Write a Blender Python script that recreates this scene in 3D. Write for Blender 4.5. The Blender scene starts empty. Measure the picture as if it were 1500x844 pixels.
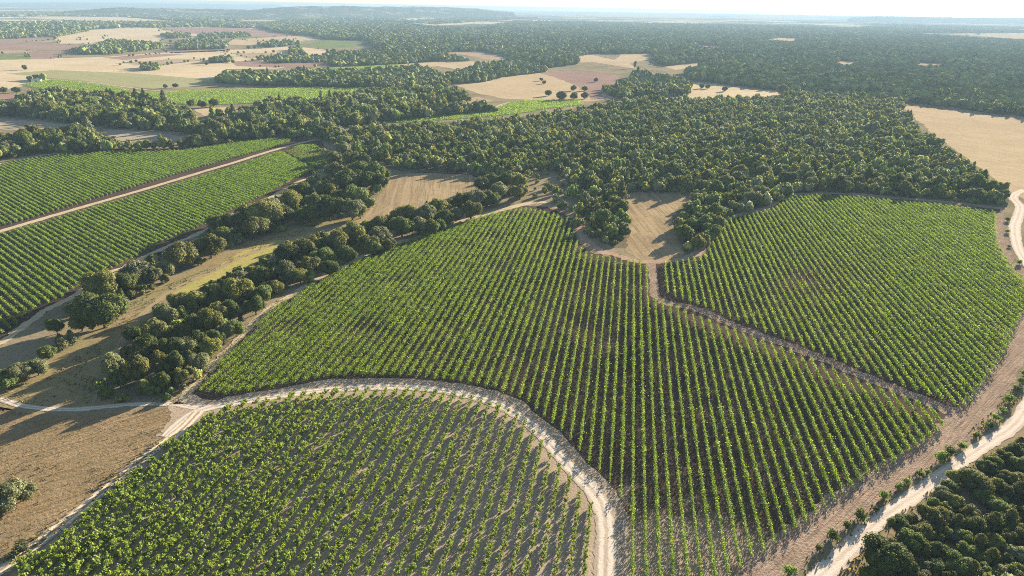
import bpy, math, random
import numpy as np
from mathutils import Matrix, Vector
from mathutils.geometry import tessellate_polygon

rng = np.random.default_rng(7)
random.seed(7)
scene = bpy.context.scene
COL = scene.collection
R_ = math.radians

# ------------------------------------------------------------------ camera, sky, sun, exposure
CAM_H, CAM_F = 117.0, 1000.0
TH, ROLL = math.atan2(411, 1000), math.atan(.016)
cF = np.array([0, math.cos(TH), -math.sin(TH)])
_r0 = np.array([1., 0, 0]); _u0 = np.array([0, math.sin(TH), math.cos(TH)])
cR = _r0 * math.cos(ROLL) + _u0 * math.sin(ROLL)
cU = _u0 * math.cos(ROLL) - _r0 * math.sin(ROLL)
cam_data = bpy.data.cameras.new('camera')
cam = bpy.data.objects.new('camera', cam_data)
COL.objects.link(cam)
cam_data.sensor_width = 36
cam_data.lens = 36 * CAM_F / 1500
cam_data.clip_start = 1
cam_data.clip_end = 120000
m4 = Matrix.Identity(4)
for i in range(3):
    m4[i][0], m4[i][1], m4[i][2] = cR[i], cU[i], -cF[i]
m4[2][3] = CAM_H
cam.matrix_world = m4
scene.camera = cam

SUN_AZ, SUN_EL = 36.6, 12.0
w = bpy.data.worlds.new('World'); scene.world = w; w.use_nodes = True
nt = w.node_tree
sky = nt.nodes.new('ShaderNodeTexSky'); sky.sky_type = 'NISHITA'; sky.sun_disc = False
sky.sun_elevation = R_(SUN_EL); sky.sun_rotation = R_(SUN_AZ)
sky.altitude = 900; sky.air_density = 1.0; sky.dust_density = 1.0; sky.ozone_density = 1.0
nt.nodes['Background'].inputs['Strength'].default_value = 0.05
nt.links.new(sky.outputs[0], nt.nodes['Background'].inputs[0])
sd = bpy.data.lights.new('sun', 'SUN'); sd.energy = 5.0; sd.angle = R_(.5); sd.color = (1, .87, .70)
so = bpy.data.objects.new('sun', sd); COL.objects.link(so)
sdir = Vector((math.sin(R_(SUN_AZ)) * math.cos(R_(SUN_EL)), math.cos(R_(SUN_AZ)) * math.cos(R_(SUN_EL)), math.sin(R_(SUN_EL))))
so.rotation_euler = sdir.to_track_quat('Z', 'Y').to_euler()
so.location = (300, 400, 300)
scene.view_settings.view_transform = 'Standard'
scene.view_settings.look = 'None'
scene.view_settings.gamma = 1
scene.view_settings.use_curve_mapping = False
scene.view_settings.exposure = 2.42
cy = scene.cycles
cy.max_bounces = 4; cy.diffuse_bounces = 3; cy.glossy_bounces = 1; cy.transmission_bounces = 2
cy.transparent_max_bounces = 4; cy.volume_bounces = 1
cy.use_denoising = False
scene.render.filter_size = 1.0; cy.pixel_filter_type = 'BLACKMAN_HARRIS'; cy.filter_width = 1.0

# ------------------------------------------------------------------ photo pixel <-> ground
def G(px, py, z=0.):
    d = cF * CAM_F + cR * (px - 750) + cU * (422 - py)
    t = (z - CAM_H) / d[2]
    return np.array([d[0] * t, d[1] * t])
def GP(pts, z=0.):
    return np.array([G(x, y, z) for x, y in pts])
def PR(xy, z=0.):
    v = np.column_stack([xy[:, 0], xy[:, 1], np.full(len(xy), z - CAM_H) if np.isscalar(z) else z - CAM_H])
    k = v @ cF
    return np.column_stack([750 + CAM_F * (v @ cR) / k, 422 - CAM_F * (v @ cU) / k, CAM_F / k])
def Zs(lst, x0, y0, k=3.75):
    return [tuple([x0 + a[0] / k, y0 + a[1] / k] + [q / k for q in a[2:3]]) for a in lst]
def inpoly(p, poly):
    x, y = p[:, 0], p[:, 1]
    c = np.zeros(len(p), bool)
    j = len(poly) - 1
    for i in range(len(poly)):
        xi, yi = poly[i]; xj, yj = poly[j]
        k = ((yi > y) != (yj > y)) & (x < (xj - xi) * (y - yi) / (yj - yi + 1e-12) + xi)
        c ^= k
        j = i
    return c
def densify(poly, step, amp, seed=0):
    """subdivide a closed outline and roughen it a little"""
    r = np.random.default_rng(seed)
    out = []
    n = len(poly)
    for i in range(n):
        a, b = poly[i], poly[(i + 1) % n]
        d = b - a; L = np.hypot(*d)
        k = max(1, min(120, int(L / step)))
        nn = np.array([d[1], -d[0]]) / max(L, 1e-6)
        for q in range(k):
            out.append(a + d * q / k + nn * r.normal(0, amp) * (1 if q else .4))
    return np.array(out)
def smooth(pts, n=8):
    p = np.array(pts, float); out = []
    for i in range(len(p) - 1):
        p0, p1, p2, p3 = p[max(i - 1, 0)], p[i], p[i + 1], p[min(i + 2, len(p) - 1)]
        for q in range(n):
            t = q / n
            out.append(.5 * (2 * p1 + (p2 - p0) * t + (2 * p0 - 5 * p1 + 4 * p2 - p3) * t * t + (3 * p1 - p0 - 3 * p2 + p3) * t ** 3))
    out.append(p[-1])
    return np.array(out)

# ------------------------------------------------------------------ meshes
def fmesh(name, quads=None, tris=None, qvar=None, tvar=None, qcol=None, tcol=None, core=False):
    q = np.zeros((0, 4, 3), np.float32) if quads is None else np.asarray(quads, np.float32)
    t = np.zeros((0, 3, 3), np.float32) if tris is None else np.asarray(tris, np.float32)
    nq, ntr = len(q), len(t)
    co = np.concatenate([q.reshape(-1, 3), t.reshape(-1, 3)])
    me = bpy.data.meshes.new(name)
    me.vertices.add(len(co)); me.vertices.foreach_set('co', co.ravel())
    me.loops.add(len(co)); me.loops.foreach_set('vertex_index', np.arange(len(co), dtype=np.int32))
    me.polygons.add(nq + ntr)
    ls = np.concatenate([np.arange(nq) * 4, nq * 4 + np.arange(ntr) * 3]).astype(np.int32)
    me.polygons.foreach_set('loop_start', ls)
    if qvar is not None or tvar is not None:
        v = np.concatenate([qvar if qvar is not None else np.zeros(nq), tvar if tvar is not None else np.zeros(ntr)]).astype(np.float32)
        a = me.attributes.new('var', 'FLOAT', 'FACE'); a.data.foreach_set('value', v)
    if qcol is not None or tcol is not None:
        c = np.concatenate([qcol if qcol is not None else np.zeros((0, 3)), tcol if tcol is not None else np.zeros((0, 3))])
        c = np.column_stack([c, np.ones(len(c))]).astype(np.float32)
        a = me.attributes.new('tint', 'FLOAT_COLOR', 'FACE'); a.data.foreach_set('color', c.ravel())
    if nq and ntr and core:
        me.polygons.foreach_set('material_index', np.concatenate([np.zeros(nq), np.ones(ntr)]).astype(np.int32))
    me.update(calc_edges=True)
    return me
def link(name, me, mat=None, parent=None, **props):
    o = bpy.data.objects.new(name, me)
    COL.objects.link(o)
    if mat is not None and not me.materials:
        me.materials.append(mat)
    if parent is not None:
        o.parent = parent
    for k, v in props.items():
        if v is not None:
            o[k] = v
    return o
def rand_quads(c, nrm, size, r, aspect=.75):
    """leaf clump faces at C with normals NRM"""
    n = len(c)
    nrm = nrm / (np.linalg.norm(nrm, axis=1, keepdims=True) + 1e-9)
    a = np.cross(nrm, r.normal(size=(n, 3))); a /= np.linalg.norm(a, axis=1, keepdims=True) + 1e-9
    b = np.cross(nrm, a)
    s = (size * r.uniform(.7, 1.3, n))[:, None]
    a = a * s * .5; b = b * s * .5 * aspect
    k = .35 * r.uniform(-1, 1, (n, 1))
    return np.stack([c - a, c - b + a * k, c + a, c + b - a * k], 1)
def ico(sub):
    t = (1 + 5 ** .5) / 2
    v = np.array([(-1, t, 0), (1, t, 0), (-1, -t, 0), (1, -t, 0), (0, -1, t), (0, 1, t), (0, -1, -t), (0, 1, -t), (t, 0, -1), (t, 0, 1), (-t, 0, -1), (-t, 0, 1)], float)
    f = [(0, 11, 5), (0, 5, 1), (0, 1, 7), (0, 7, 10), (0, 10, 11), (1, 5, 9), (5, 11, 4), (11, 10, 2), (10, 7, 6), (7, 1, 8), (3, 9, 4), (3, 4, 2), (3, 2, 6), (3, 6, 8), (3, 8, 9), (4, 9, 5), (2, 4, 11), (6, 2, 10), (8, 6, 7), (9, 8, 1)]
    v = [x / np.linalg.norm(x) for x in v]
    for _ in range(sub):
        mid = {}; nf = []
        def M(i, j):
            k = (min(i, j), max(i, j))
            if k not in mid:
                x = v[i] + v[j]; v.append(x / np.linalg.norm(x)); mid[k] = len(v) - 1
            return mid[k]
        for a, b, c in f:
            ab, bc, ca = M(a, b), M(b, c), M(c, a)
            nf += [(a, ab, ca), (b, bc, ab), (c, ca, bc), (ab, bc, ca)]
        f = nf
    return np.array(v), np.array(f)
ICO = [ico(0), ico(1), ico(2)]
def blob(c, rad, sub, r, jit):
    v, f = ICO[sub]
    s = 1 + r.normal(0, jit, (len(v), 1))
    return (v * s * np.asarray(rad) + np.asarray(c))[f]
def tube(path, radii, n=7):
    """tapered limb as quads"""
    path = np.asarray(path, float); rings = []
    for i, p in enumerate(path):
        d = path[min(i + 1, len(path) - 1)] - path[max(i - 1, 0)]
        d /= np.linalg.norm(d) + 1e-9
        a = np.cross(d, [.3, .9, .2]); a /= np.linalg.norm(a); b = np.cross(d, a)
        ang = np.linspace(0, 2 * math.pi, n, endpoint=False)
        rings.append(p + radii[i] * (np.cos(ang)[:, None] * a + np.sin(ang)[:, None] * b))
    q = []
    for i in range(len(path) - 1):
        for k in range(n):
            l = (k + 1) % n
            q.append([rings[i][k], rings[i][l], rings[i + 1][l], rings[i + 1][k]])
    return np.array(q)

# ------------------------------------------------------------------ materials
class NT:
    def __init__(s, name):
        s.m = bpy.data.materials.new(name); s.m.use_nodes = True
        s.t = s.m.node_tree; s.t.nodes.clear()
        s.out = s.t.nodes.new('ShaderNodeOutputMaterial')
    def n(s, typ, **kw):
        x = s.t.nodes.new(typ)
        for k, v in kw.items():
            if k.startswith('i_'):
                x.inputs[int(k[2:]) if k[2:].isdigit() else k[2:].replace('_', ' ')].default_value = v
            else:
                setattr(x, k, v)
        return x
    def l(s, a, b):
        s.t.links.new(a, b)
    def mix(s, fac, a, b, mode='MIX'):
        x = s.n('ShaderNodeMix', data_type='RGBA', blend_type=mode)
        for sock, val in ((x.inputs[0], fac), (x.inputs[6], a), (x.inputs[7], b)):
            if isinstance(val, (int, float)):
                sock.default_value = val
            elif isinstance(val, tuple):
                sock.default_value = (*val, 1)
            else:
                s.l(val, sock)
        return x.outputs[2]
    def ramp(s, src, a, b):
        x = s.n('ShaderNodeMapRange', clamp=True, interpolation_type='SMOOTHSTEP')
        x.inputs[1].default_value = a; x.inputs[2].default_value = b
        s.l(src, x.inputs[0]); return x.outputs[0]
    def pos(s, rot=0, sc=(1, 1, 1)):
        g = s.n('ShaderNodeNewGeometry')
        mp = s.n('ShaderNodeMapping', vector_type='TEXTURE')
        mp.inputs['Rotation'].default_value = (0, 0, rot)
        mp.inputs['Scale'].default_value = sc
        s.l(g.outputs['Position'], mp.inputs[0]); return mp.outputs[0]
    def noise(s, vec, scale, detail=4, rough=.55):
        x = s.n('ShaderNodeTexNoise'); x.inputs['Scale'].default_value = scale
        x.inputs['Detail'].default_value = detail; x.inputs['Roughness'].default_value = rough
        s.l(vec, x.inputs['Vector']); return x.outputs[0]
    def bsdf(s, col, rough=.95, bump=None, strength=.5, dist=.1):
        b = s.n('ShaderNodeBsdfPrincipled')
        b.inputs['Roughness'].default_value = rough
        b.inputs['Specular IOR Level'].default_value = 0
        if isinstance(col, tuple):
            b.inputs['Base Color'].default_value = (*col, 1)
        else:
            s.l(col, b.inputs['Base Color'])
        if bump is not None:
            u = s.n('ShaderNodeBump'); u.inputs['Strength'].default_value = strength; u.inputs['Distance'].default_value = dist
            s.l(bump, u.inputs['Height']); s.l(u.outputs[0], b.inputs['Normal'])
        s.l(b.outputs[0], s.out.inputs[0]); return b

def soil(name, c1, c2, c3, patch=.03, streak=None, fine=1.2, bump=.35, streak_w=1.0, streak_amt=.5):
    """bare or dry ground: two tones in patches, a third in clods or stubble, optional tractor streaks along an azimuth (degrees)"""
    k = NT(name)
    p = k.pos()
    c = k.mix(k.ramp(k.noise(p, patch, 5), .38, .62), c1, c2)
    fn = k.noise(p, fine, 3, .7)
    c = k.mix(k.ramp(fn, .5, .72), c, c3)
    md = k.noise(p, patch * 7, 3)
    c = k.mix(k.ramp(md, .45, .75), c, k.mix(.5, c, c3))
    if streak is not None:
        ps = k.pos(-R_(streak), (streak_w, streak_w * 45, 1))
        st = k.noise(ps, 1.0, 3, .6)
        c = k.mix(k.ramp(st, .44, .66), c, k.mix(streak_amt, c, c3))
        st2 = k.noise(k.pos(-R_(streak), (streak_w * 4, streak_w * 160, 1)), 1.0, 2, .5)
        c = k.mix(k.ramp(st2, .5, .66), c, k.mix(.6 * streak_amt, c, c2))
    k.bsdf(c, .95, fn, bump, .25)
    return k.m

def track_mat(name, base, dark, rut, centre, ruts=(.3, .7), rw=.13, mid=.5):
    """earth track: pale wheel ruts across its width (attribute lat, 0 to 1), rougher crown and verges"""
    k = NT(name)
    p = k.pos()
    at = k.n('ShaderNodeAttribute', attribute_name='lat')
    lat = at.outputs['Fac']
    nz = k.noise(p, .5, 4)
    c = k.mix(k.ramp(k.noise(p, .12, 4), .4, .65), base, dark)
    add = k.n('ShaderNodeMath', operation='MULTIPLY_ADD'); k.l(nz, add.inputs[0]); add.inputs[1].default_value = .22; add.inputs[2].default_value = -.11
    la = k.n('ShaderNodeMath', operation='ADD'); k.l(lat, la.inputs[0]); k.l(add.outputs[0], la.inputs[1])
    # grassy crown
    d = k.n('ShaderNodeMath', operation='SUBTRACT'); k.l(la.outputs[0], d.inputs[0]); d.inputs[1].default_value = .5
    ab = k.n('ShaderNodeMath', operation='ABSOLUTE'); k.l(d.outputs[0], ab.inputs[0])
    cf = k.ramp(ab.outputs[0], .12, .04)
    mm = k.n('ShaderNodeMath', operation='MULTIPLY'); k.l(cf, mm.inputs[0]); mm.inputs[1].default_value = mid
    c = k.mix(mm.outputs[0], c, centre)
    for r in ruts:
        d = k.n('ShaderNodeMath', operation='SUBTRACT'); k.l(la.outputs[0], d.inputs[0]); d.inputs[1].default_value = r
        ab = k.n('ShaderNodeMath', operation='ABSOLUTE'); k.l(d.outputs[0], ab.inputs[0])
        c = k.mix(k.ramp(ab.outputs[0], rw, rw * .4), c, rut)
    # worn verges fade to the ground's own tone
    d = k.n('ShaderNodeMath', operation='SUBTRACT'); k.l(la.outputs[0], d.inputs[0]); d.inputs[1].default_value = .5
    ab = k.n('ShaderNodeMath', operation='ABSOLUTE'); k.l(d.outputs[0], ab.inputs[0])
    c = k.mix(k.ramp(ab.outputs[0], .36, .5), c, dark)
    fn = k.noise(p, 1.6, 3, .7)
    c = k.mix(k.ramp(fn, .55, .8), c, dark)
    k.bsdf(c, .95, fn, .3, .2)
    return k.m

def leaf_mat(name, mode, base=None, alt=None, trans=.3, vary=.55, spec=.0):
    """leaf faces: colour from the object, a face attribute or a fixed pair; each face varies; light shines through"""
    k = NT(name)
    va = k.n('ShaderNodeAttribute', attribute_name='var').outputs['Fac']
    if mode == 'object':
        c = k.n('ShaderNodeObjectInfo').outputs['Color']
    elif mode == 'tint':
        c = k.n('ShaderNodeAttribute', attribute_name='tint').outputs['Color']
    else:
        c = k.mix(va, base, alt)
    if mode != 'pair':
        h = k.n('ShaderNodeHueSaturation')
        mr = k.n('ShaderNodeMapRange'); mr.inputs[3].default_value = 1 - vary; mr.inputs[4].default_value = 1 + vary
        k.l(va, mr.inputs[0]); k.l(mr.outputs[0], h.inputs['Value'])
        mh = k.n('ShaderNodeMapRange'); mh.inputs[3].default_value = .515; mh.inputs[4].default_value = .485
        k.l(va, mh.inputs[0]); k.l(mh.outputs[0], h.inputs['Hue'])
        k.l(c, h.inputs['Color']); c = h.outputs[0]
    b = k.n('ShaderNodeBsdfPrincipled'); b.inputs['Roughness'].default_value = .7
    b.inputs['Specular IOR Level'].default_value = spec
    k.l(c, b.inputs['Base Color'])
    t = k.n('ShaderNodeBsdfTranslucent')
    k.l(k.mix(.4, c, (.9, 1.0, .3), 'MULTIPLY'), t.inputs[0])
    mx = k.n('ShaderNodeMixShader'); mx.inputs[0].default_value = trans
    k.l(b.outputs[0], mx.inputs[1]); k.l(t.outputs[0], mx.inputs[2])
    k.l(mx.outputs[0], k.out.inputs[0])
    return k.m

STRAW = (.50, .40, .25)
M = {
    'straw': soil('straw_stubble', (.52, .42, .27), (.44, .35, .22), (.36, .28, .17), .008, 60, .25, .15, 2.2, .8),
    'straw2': soil('straw_gold', (.44, .34, .21), (.38, .29, .175), (.30, .225, .13), .012, -35, .3, .15, 1.5, .7),
    'plowed': soil('plowed_red', (.24, .155, .12), (.29, .19, .145), (.19, .12, .095), .01, 75, .3, .2, 3.0, .6),
    'tan': soil('tan_soil', (.36, .27, .18), (.30, .21, .14), (.24, .18, .11), .02, 20, .4, .2, 2.0, .5),
    'sandsoil': soil('sandy_vineyard_soil', (.37, .29, .205), (.31, .24, .17), (.23, .175, .125), .04, 9, 1.3, .4, 1.0, .4),
    'headland': soil('mown_headland', (.34, .25, .18), (.26, .19, .135), (.15, .108, .078), .08, 48, 1.3, .8, .3, 1.0),
    'redpath': soil('reddish_path', (.33, .22, .145), (.37, .26, .175), (.24, .165, .11), .06, 40, .9, .4, .6, .5),
    'clearing': soil('mown_clearing', (.26, .19, .11), (.34, .255, .145), (.17, .125, .07), .03, -5, .5, .3, .8, .9),
    'valley': soil('dry_valley_grass', (.27, .20, .105), (.22, .19, .085), (.16, .125, .065), .03, 62, .7, .4, 1.0, .6),
    'meadow': soil('yellow_green_meadow', (.30, .27, .075), (.34, .28, .09), (.22, .20, .06), .04, 62, .8, .4, 1.0, .5),
    'drygrass': soil('dry_mown_grass', (.27, .19, .108), (.21, .152, .082), (.125, .094, .048), .07, 55, 1.0, .7, .5, .9),
    'scrub': soil('scrub_floor', (.26, .20, .125), (.20, .165, .095), (.14, .12, .065), .05, None, .6, .4),
    'litter': soil('wood_litter', (.12, .10, .06), (.16, .13, .08), (.08, .07, .04), .05, None, .5, .3),
    'green': soil('green_crop', (.13, .165, .05), (.16, .19, .062), (.10, .125, .04), .01, -50, .3, .3, 2.5, .6),
    'dull': soil('dull_green_crop', (.27, .26, .125), (.30, .275, .14), (.21, .20, .095), .01, -50, .25, .3, 2.5, .6),
    'grey': soil('grey_mown_field', (.34, .285, .20), (.30, .25, .175), (.25, .20, .14), .02, 80, .4, .3, 2, .5),
    'track': track_mat('sandy_track', (.45, .375, .29), (.31, .245, .18), (.53, .455, .36), (.38, .305, .23), (.3, .7), .16, .7),
    'twotrack': track_mat('two_rut_track', (.44, .35, .25), (.30, .22, .135), (.58, .48, .365), (.27, .20, .115), (.26, .74), .16, .95),
    'white': track_mat('white_gravel', (.52, .44, .35), (.42, .34, .26), (.55, .47, .38), (.45, .37, .29), (.3, .7), .15, .6),
    'lane': track_mat('tan_lane', (.42, .335, .21), (.31, .24, .15), (.46, .375, .24), (.34, .275, .155), (.3, .7), .12, .6),
    'valleytrack': track_mat('valley_ruts', (.26, .19, .115), (.24, .185, .10), (.30, .225, .14), (.23, .19, .09), (.3, .7), .12, .8),
    'leafobj': leaf_mat('tree_leaves', 'object', trans=.40, spec=.12),
    'leaftint': leaf_mat('wood_leaves', 'tint', trans=.40, spec=.08),
    'coreobj': leaf_mat('tree_crown_core', 'object', trans=0, spec=.0),  # opaque core added inside each crown to block light
    'coretint': leaf_mat('wood_crown_core', 'tint', trans=0, spec=.0),  # same light-blocking solid for merged woods; whole crown on far trees
    'vine': leaf_mat('vine_leaves', 'pair', (.085, .155, .026), (.31, .385, .075), trans=.5),
    'vinelight': leaf_mat('bush_vine_leaves', 'pair', (.10, .155, .026), (.31, .37, .08), trans=.46),
    'vinedark': leaf_mat('vine_leaves_deep', 'pair', (.075, .15, .026), (.27, .36, .07), trans=.48),
    'vineyel': leaf_mat('vine_leaves_pale', 'pair', (.16, .20, .04), (.26, .29, .08), trans=.35),
    'grass': leaf_mat('grass_blades', 'tint', trans=.3),
}
def plain(name, c, rough=.8, sc=3., d=.7):
    k = NT(name); p = k.pos()
    k.bsdf(k.mix(k.ramp(k.noise(p, sc, 4), .35, .65), c, tuple(x * d for x in c)), rough)
    return k.m
def vine_soil():
    k = NT('vineyard_soil')
    p = k.pos()
    fn = k.noise(p, 1.1, 3, .7)
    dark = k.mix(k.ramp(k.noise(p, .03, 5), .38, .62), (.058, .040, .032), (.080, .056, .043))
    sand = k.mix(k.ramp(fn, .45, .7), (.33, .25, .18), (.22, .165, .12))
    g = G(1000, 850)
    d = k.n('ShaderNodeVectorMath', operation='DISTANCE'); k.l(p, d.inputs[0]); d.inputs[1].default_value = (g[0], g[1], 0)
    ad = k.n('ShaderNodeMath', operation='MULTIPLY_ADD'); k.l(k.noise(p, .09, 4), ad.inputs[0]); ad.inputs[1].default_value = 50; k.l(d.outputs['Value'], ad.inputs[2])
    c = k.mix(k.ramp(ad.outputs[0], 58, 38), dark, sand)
    c = k.mix(k.ramp(fn, .5, .75), c, k.mix(.5, c, (.07, .05, .04)))
    c = k.mix(k.ramp(k.noise(p, .22, 4), .62, .75), c, (.22, .155, .11))
    k.bsdf(c, .95, fn, .5, .2)
    return k.m
M['vinesoil'] = vine_soil()
M['bark'] = plain('bark', (.13, .10, .075), .95, 4)
M['wood'] = plain('weathered_post', (.42, .37, .31), .9, 5)
M['wall'] = plain('whitewashed_wall', (.78, .75, .70), .85, .3, .9)
M['roofm'] = plain('roof_tile', (.36, .22, .16), .85, .4, .75)
M['roofg'] = plain('pale_metal_roof', (.62, .62, .62), .5, .2, .88)
M['dark'] = plain('dark_opening', (.05, .045, .04), .6, .5)

# ------------------------------------------------------------------ setting: ground, fields, tracks
def ground_mat():
    k = NT('land')
    p = k.pos()
    near = k.mix(k.ramp(k.noise(p, .02, 5), .4, .6), (.24, .19, .115), (.17, .145, .085))
    fn = k.noise(p, .6, 3, .7)
    near = k.mix(k.ramp(fn, .5, .75), near, (.13, .11, .06))
    # far farmland mosaic: cells a few hundred metres across
    pw = k.n('ShaderNodeVectorMath', operation='MULTIPLY_ADD')
    nz = k.n('ShaderNodeTexNoise'); nz.inputs['Scale'].default_value = .0016; k.l(p, nz.inputs['Vector'])
    k.l(nz.outputs['Color'], pw.inputs[0]); pw.inputs[1].default_value = (500, 500, 0); k.l(p, pw.inputs[2])
    v = k.n('ShaderNodeTexVoronoi'); v.inputs['Scale'].default_value = .0022; k.l(pw.outputs[0], v.inputs['Vector'])
    sep = k.n('ShaderNodeSeparateColor'); k.l(v.outputs['Color'], sep.inputs[0])
    cr = k.n('ShaderNodeValToRGB'); cr.color_ramp.interpolation = 'CONSTANT'
    e = cr.color_ramp.elements
    e[0].position = 0; e[0].color = (.07, .085, .045, 1)
    e[1].position = .36; e[1].color = (.48, .39, .25, 1)
    for ps, c in ((.52, (.10, .115, .055)), (.62, (.55, .46, .31)), (.78, (.27, .19, .14)), (.86, (.15, .19, .07)), (.92, (.60, .52, .38))):
        x = e.new(ps); x.color = (*c, 1)
    k.l(sep.outputs[0], cr.inputs[0])
    far = k.mix(k.ramp(k.noise(p, .02, 4), .45, .62), cr.outputs[0], (.09, .10, .05))
    ln = k.n('ShaderNodeVectorMath', operation='LENGTH'); k.l(p, ln.inputs[0])
    c = k.mix(k.ramp(ln.outputs['Value'], 2500, 3000), near, far)
    k.bsdf(c, .95, fn, .3, .3)
    return k.m
S = 30000
link('ground', fmesh('ground', [[(-S, -300, 0), (S, -300, 0), (S, S, 0), (-S, S, 0)]]), ground_mat(), kind='structure')

def field(name, pts, mat, layer=1, amp=None, step=None):
    g = GP(pts)
    dist = np.hypot(*g.mean(0))
    g = densify(g, step or max(2., dist / 120), amp if amp is not None else dist / 900, len(pts) + int(abs(pts[0][0])))
    tri = tessellate_polygon([[Vector((x, y, 0)) for x, y in g]])
    z = .012 * layer
    t = np.array([[(g[i][0], g[i][1], z) for i in f] for f in tri], np.float32)
    # face up
    nz = np.cross(t[:, 1] - t[:, 0], t[:, 2] - t[:, 0])[:, 2]
    t[nz < 0] = t[nz < 0][:, ::-1]
    o = link(name, fmesh(name, tris=t), M[mat], kind='structure')
    return o
def strip(name, pts, width, mat, layer=4, amp=.18, px=True, z=None):
    """a track of WIDTH metres along photo points; attribute lat runs 0..1 across it"""
    p = smooth(GP(pts) if px else np.array(pts, float), 10)
    d = np.gradient(p, axis=0); d /= np.linalg.norm(d, axis=1, keepdims=True)
    n = np.column_stack([d[:, 1], -d[:, 0]])
    r = np.random.default_rng(int(abs(pts[0][0])) + len(pts))
    wd = np.broadcast_to(width, (len(pts),)) if not np.isscalar(width) else np.full(len(pts), width)
    wd = np.interp(np.linspace(0, 1, len(p)), np.linspace(0, 1, len(pts)), wd)
    K = 8
    rows = []
    for j in range(K + 1):
        u = j / K - .5
        off = wd * u + (r.normal(0, amp, len(p)) if j in (0, K) else 0)
        rows.append(p + n * off[:, None])
    rows = np.array(rows)
    zz = .012 * layer
    q, lat = [], []
    for j in range(K):
        for i in range(len(p) - 1):
            q.append([(*rows[j, i], zz), (*rows[j + 1, i], zz), (*rows[j + 1, i + 1], zz), (*rows[j, i + 1], zz)])
            lat += [j / K, (j + 1) / K, (j + 1) / K, j / K]
    q = np.array(q, np.float32)
    if np.cross(q[0, 1] - q[0, 0], q[0, 2] - q[0, 0])[2] < 0:
        q = q[:, ::-1]; lat = np.array(lat).reshape(-1, 4)[:, ::-1].ravel()
    me = fmesh(name, q)
    a = me.attributes.new('lat', 'FLOAT', 'POINT'); a.data.foreach_set('value', np.array(lat, np.float32))
    return link(name, me, M[mat], kind='structure')

# --- vineyard blocks (photo outlines)
BLK_B = [(290,575),(307,556),(330,528),(365,493),(400,458),(437,433),(480,407),(520,388),(560,371),(600,353),(640,339),(700,320),(755,307),(790,310),(812,316),(835,323),(842,350),(855,371),(870,379),(895,379),(915,383),(940,386),(953,400),(955,437),(975,447),(1000,458),(1030,470),(1060,481),(1100,498),(1150,516),(1200,536),(1250,556),(1300,574),(1340,591),(1387,616),(1385,625),(1345,655),(1284,692),(1228,727),(1167,775),(1119,807),(1100,822),(1060,850),(1030,900),(920,900),(918,844),(920,800),(921,755),(905,724),(890,705),(875,689),(859,677),(847,660),(833,647),(822,633),(809,624),(764,586),(727,572),(690,564),(642,557),(575,553),(487,554),(428,564),(388,572),(333,580)]
BLK_C = [(967,389),(982,386),(1017,382),(1033,377),(1043,358),(1057,332),(1070,321),(1110,313),(1137,305),(1147,297),(1159,289),(1215,288),(1273,292),(1329,298),(1380,302),(1457,312),(1457,339),(1463,365),(1484,397),(1500,413),(1512,430),(1510,450),(1497,455),(1484,488),(1468,525),(1447,555),(1423,584),(1409,600),(1391,592),(1356,581),(1321,567),(1273,549),(1241,536),(1199,520),(1153,499),(1129,492),(1094,477),(1070,468),(1041,456),(1017,448),(987,437),(970,427)]
BLK_A = [(22,848),(29,835),(93,782),(133,747),(171,720),(213,688),(240,656),(283,632),(288,621),(320,604),(360,593),(415,585),(455,577),(522,574),(602,574),(655,578),(692,585),(719,593),(767,614),(790,640),(811,677),(825,690),(838,706),(853,724),(865,736),(865,779),(858,844),(850,905),(-60,905)]
BLK_D1 = [(-90,266),(0,242),(67,230),(160,224),(267,222),(333,212),(397,205),(428,203),(424,209),(397,218),(347,231),(293,246),(240,262),(187,278),(133,294),(60,317),(0,333),(-90,362)]
BLK_D2 = [(-90,374),(0,345),(64,327),(133,307),(213,284),(293,260),(347,244),(400,226),(413,224),(463,250),(434,262),(388,287),(344,307),(301,330),(267,344),(232,360),(192,381),(160,397),(128,411),(99,434),(53,453),(35,469),(16,485),(0,492),(-90,530)]
BLK_D3 = [(418,224),(440,213),(463,212),(487,232),(468,248)]

def expand(pts, m):
    g = GP(pts); c = g.mean(0)
    return g
# soils: fields run a little past the vines, towards the tracks
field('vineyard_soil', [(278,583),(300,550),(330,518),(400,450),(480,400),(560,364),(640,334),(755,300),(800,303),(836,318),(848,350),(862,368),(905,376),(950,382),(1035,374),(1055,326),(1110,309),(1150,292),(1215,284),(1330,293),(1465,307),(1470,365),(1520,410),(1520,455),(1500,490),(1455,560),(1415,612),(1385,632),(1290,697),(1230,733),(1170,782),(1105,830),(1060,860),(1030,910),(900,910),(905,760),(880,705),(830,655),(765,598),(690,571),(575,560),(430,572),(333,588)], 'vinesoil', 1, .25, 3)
field('sandy_soil', [(0,862),(29,832),(130,746),(240,655),(283,620),(290,600),(333,581),(388,573),(428,565),(487,555),(575,554),(642,558),(690,565),(727,573),(764,587),(809,625),(822,634),(833,648),(847,661),(859,678),(875,690),(890,706),(905,725),(921,757),(919,800),(917,844),(919,915),(-80,915)], 'sandsoil', 2, .25, 3)
field('vineyard_soil', [(-100,262),(0,238),(67,226),(160,219),(267,217),(333,208),(430,200),(470,207),(495,235),(470,256),(440,268),(390,294),(300,337),(232,366),(160,403),(100,440),(55,460),(0,500),(-100,540)], 'vinesoil', 1, .3, 4)

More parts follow.
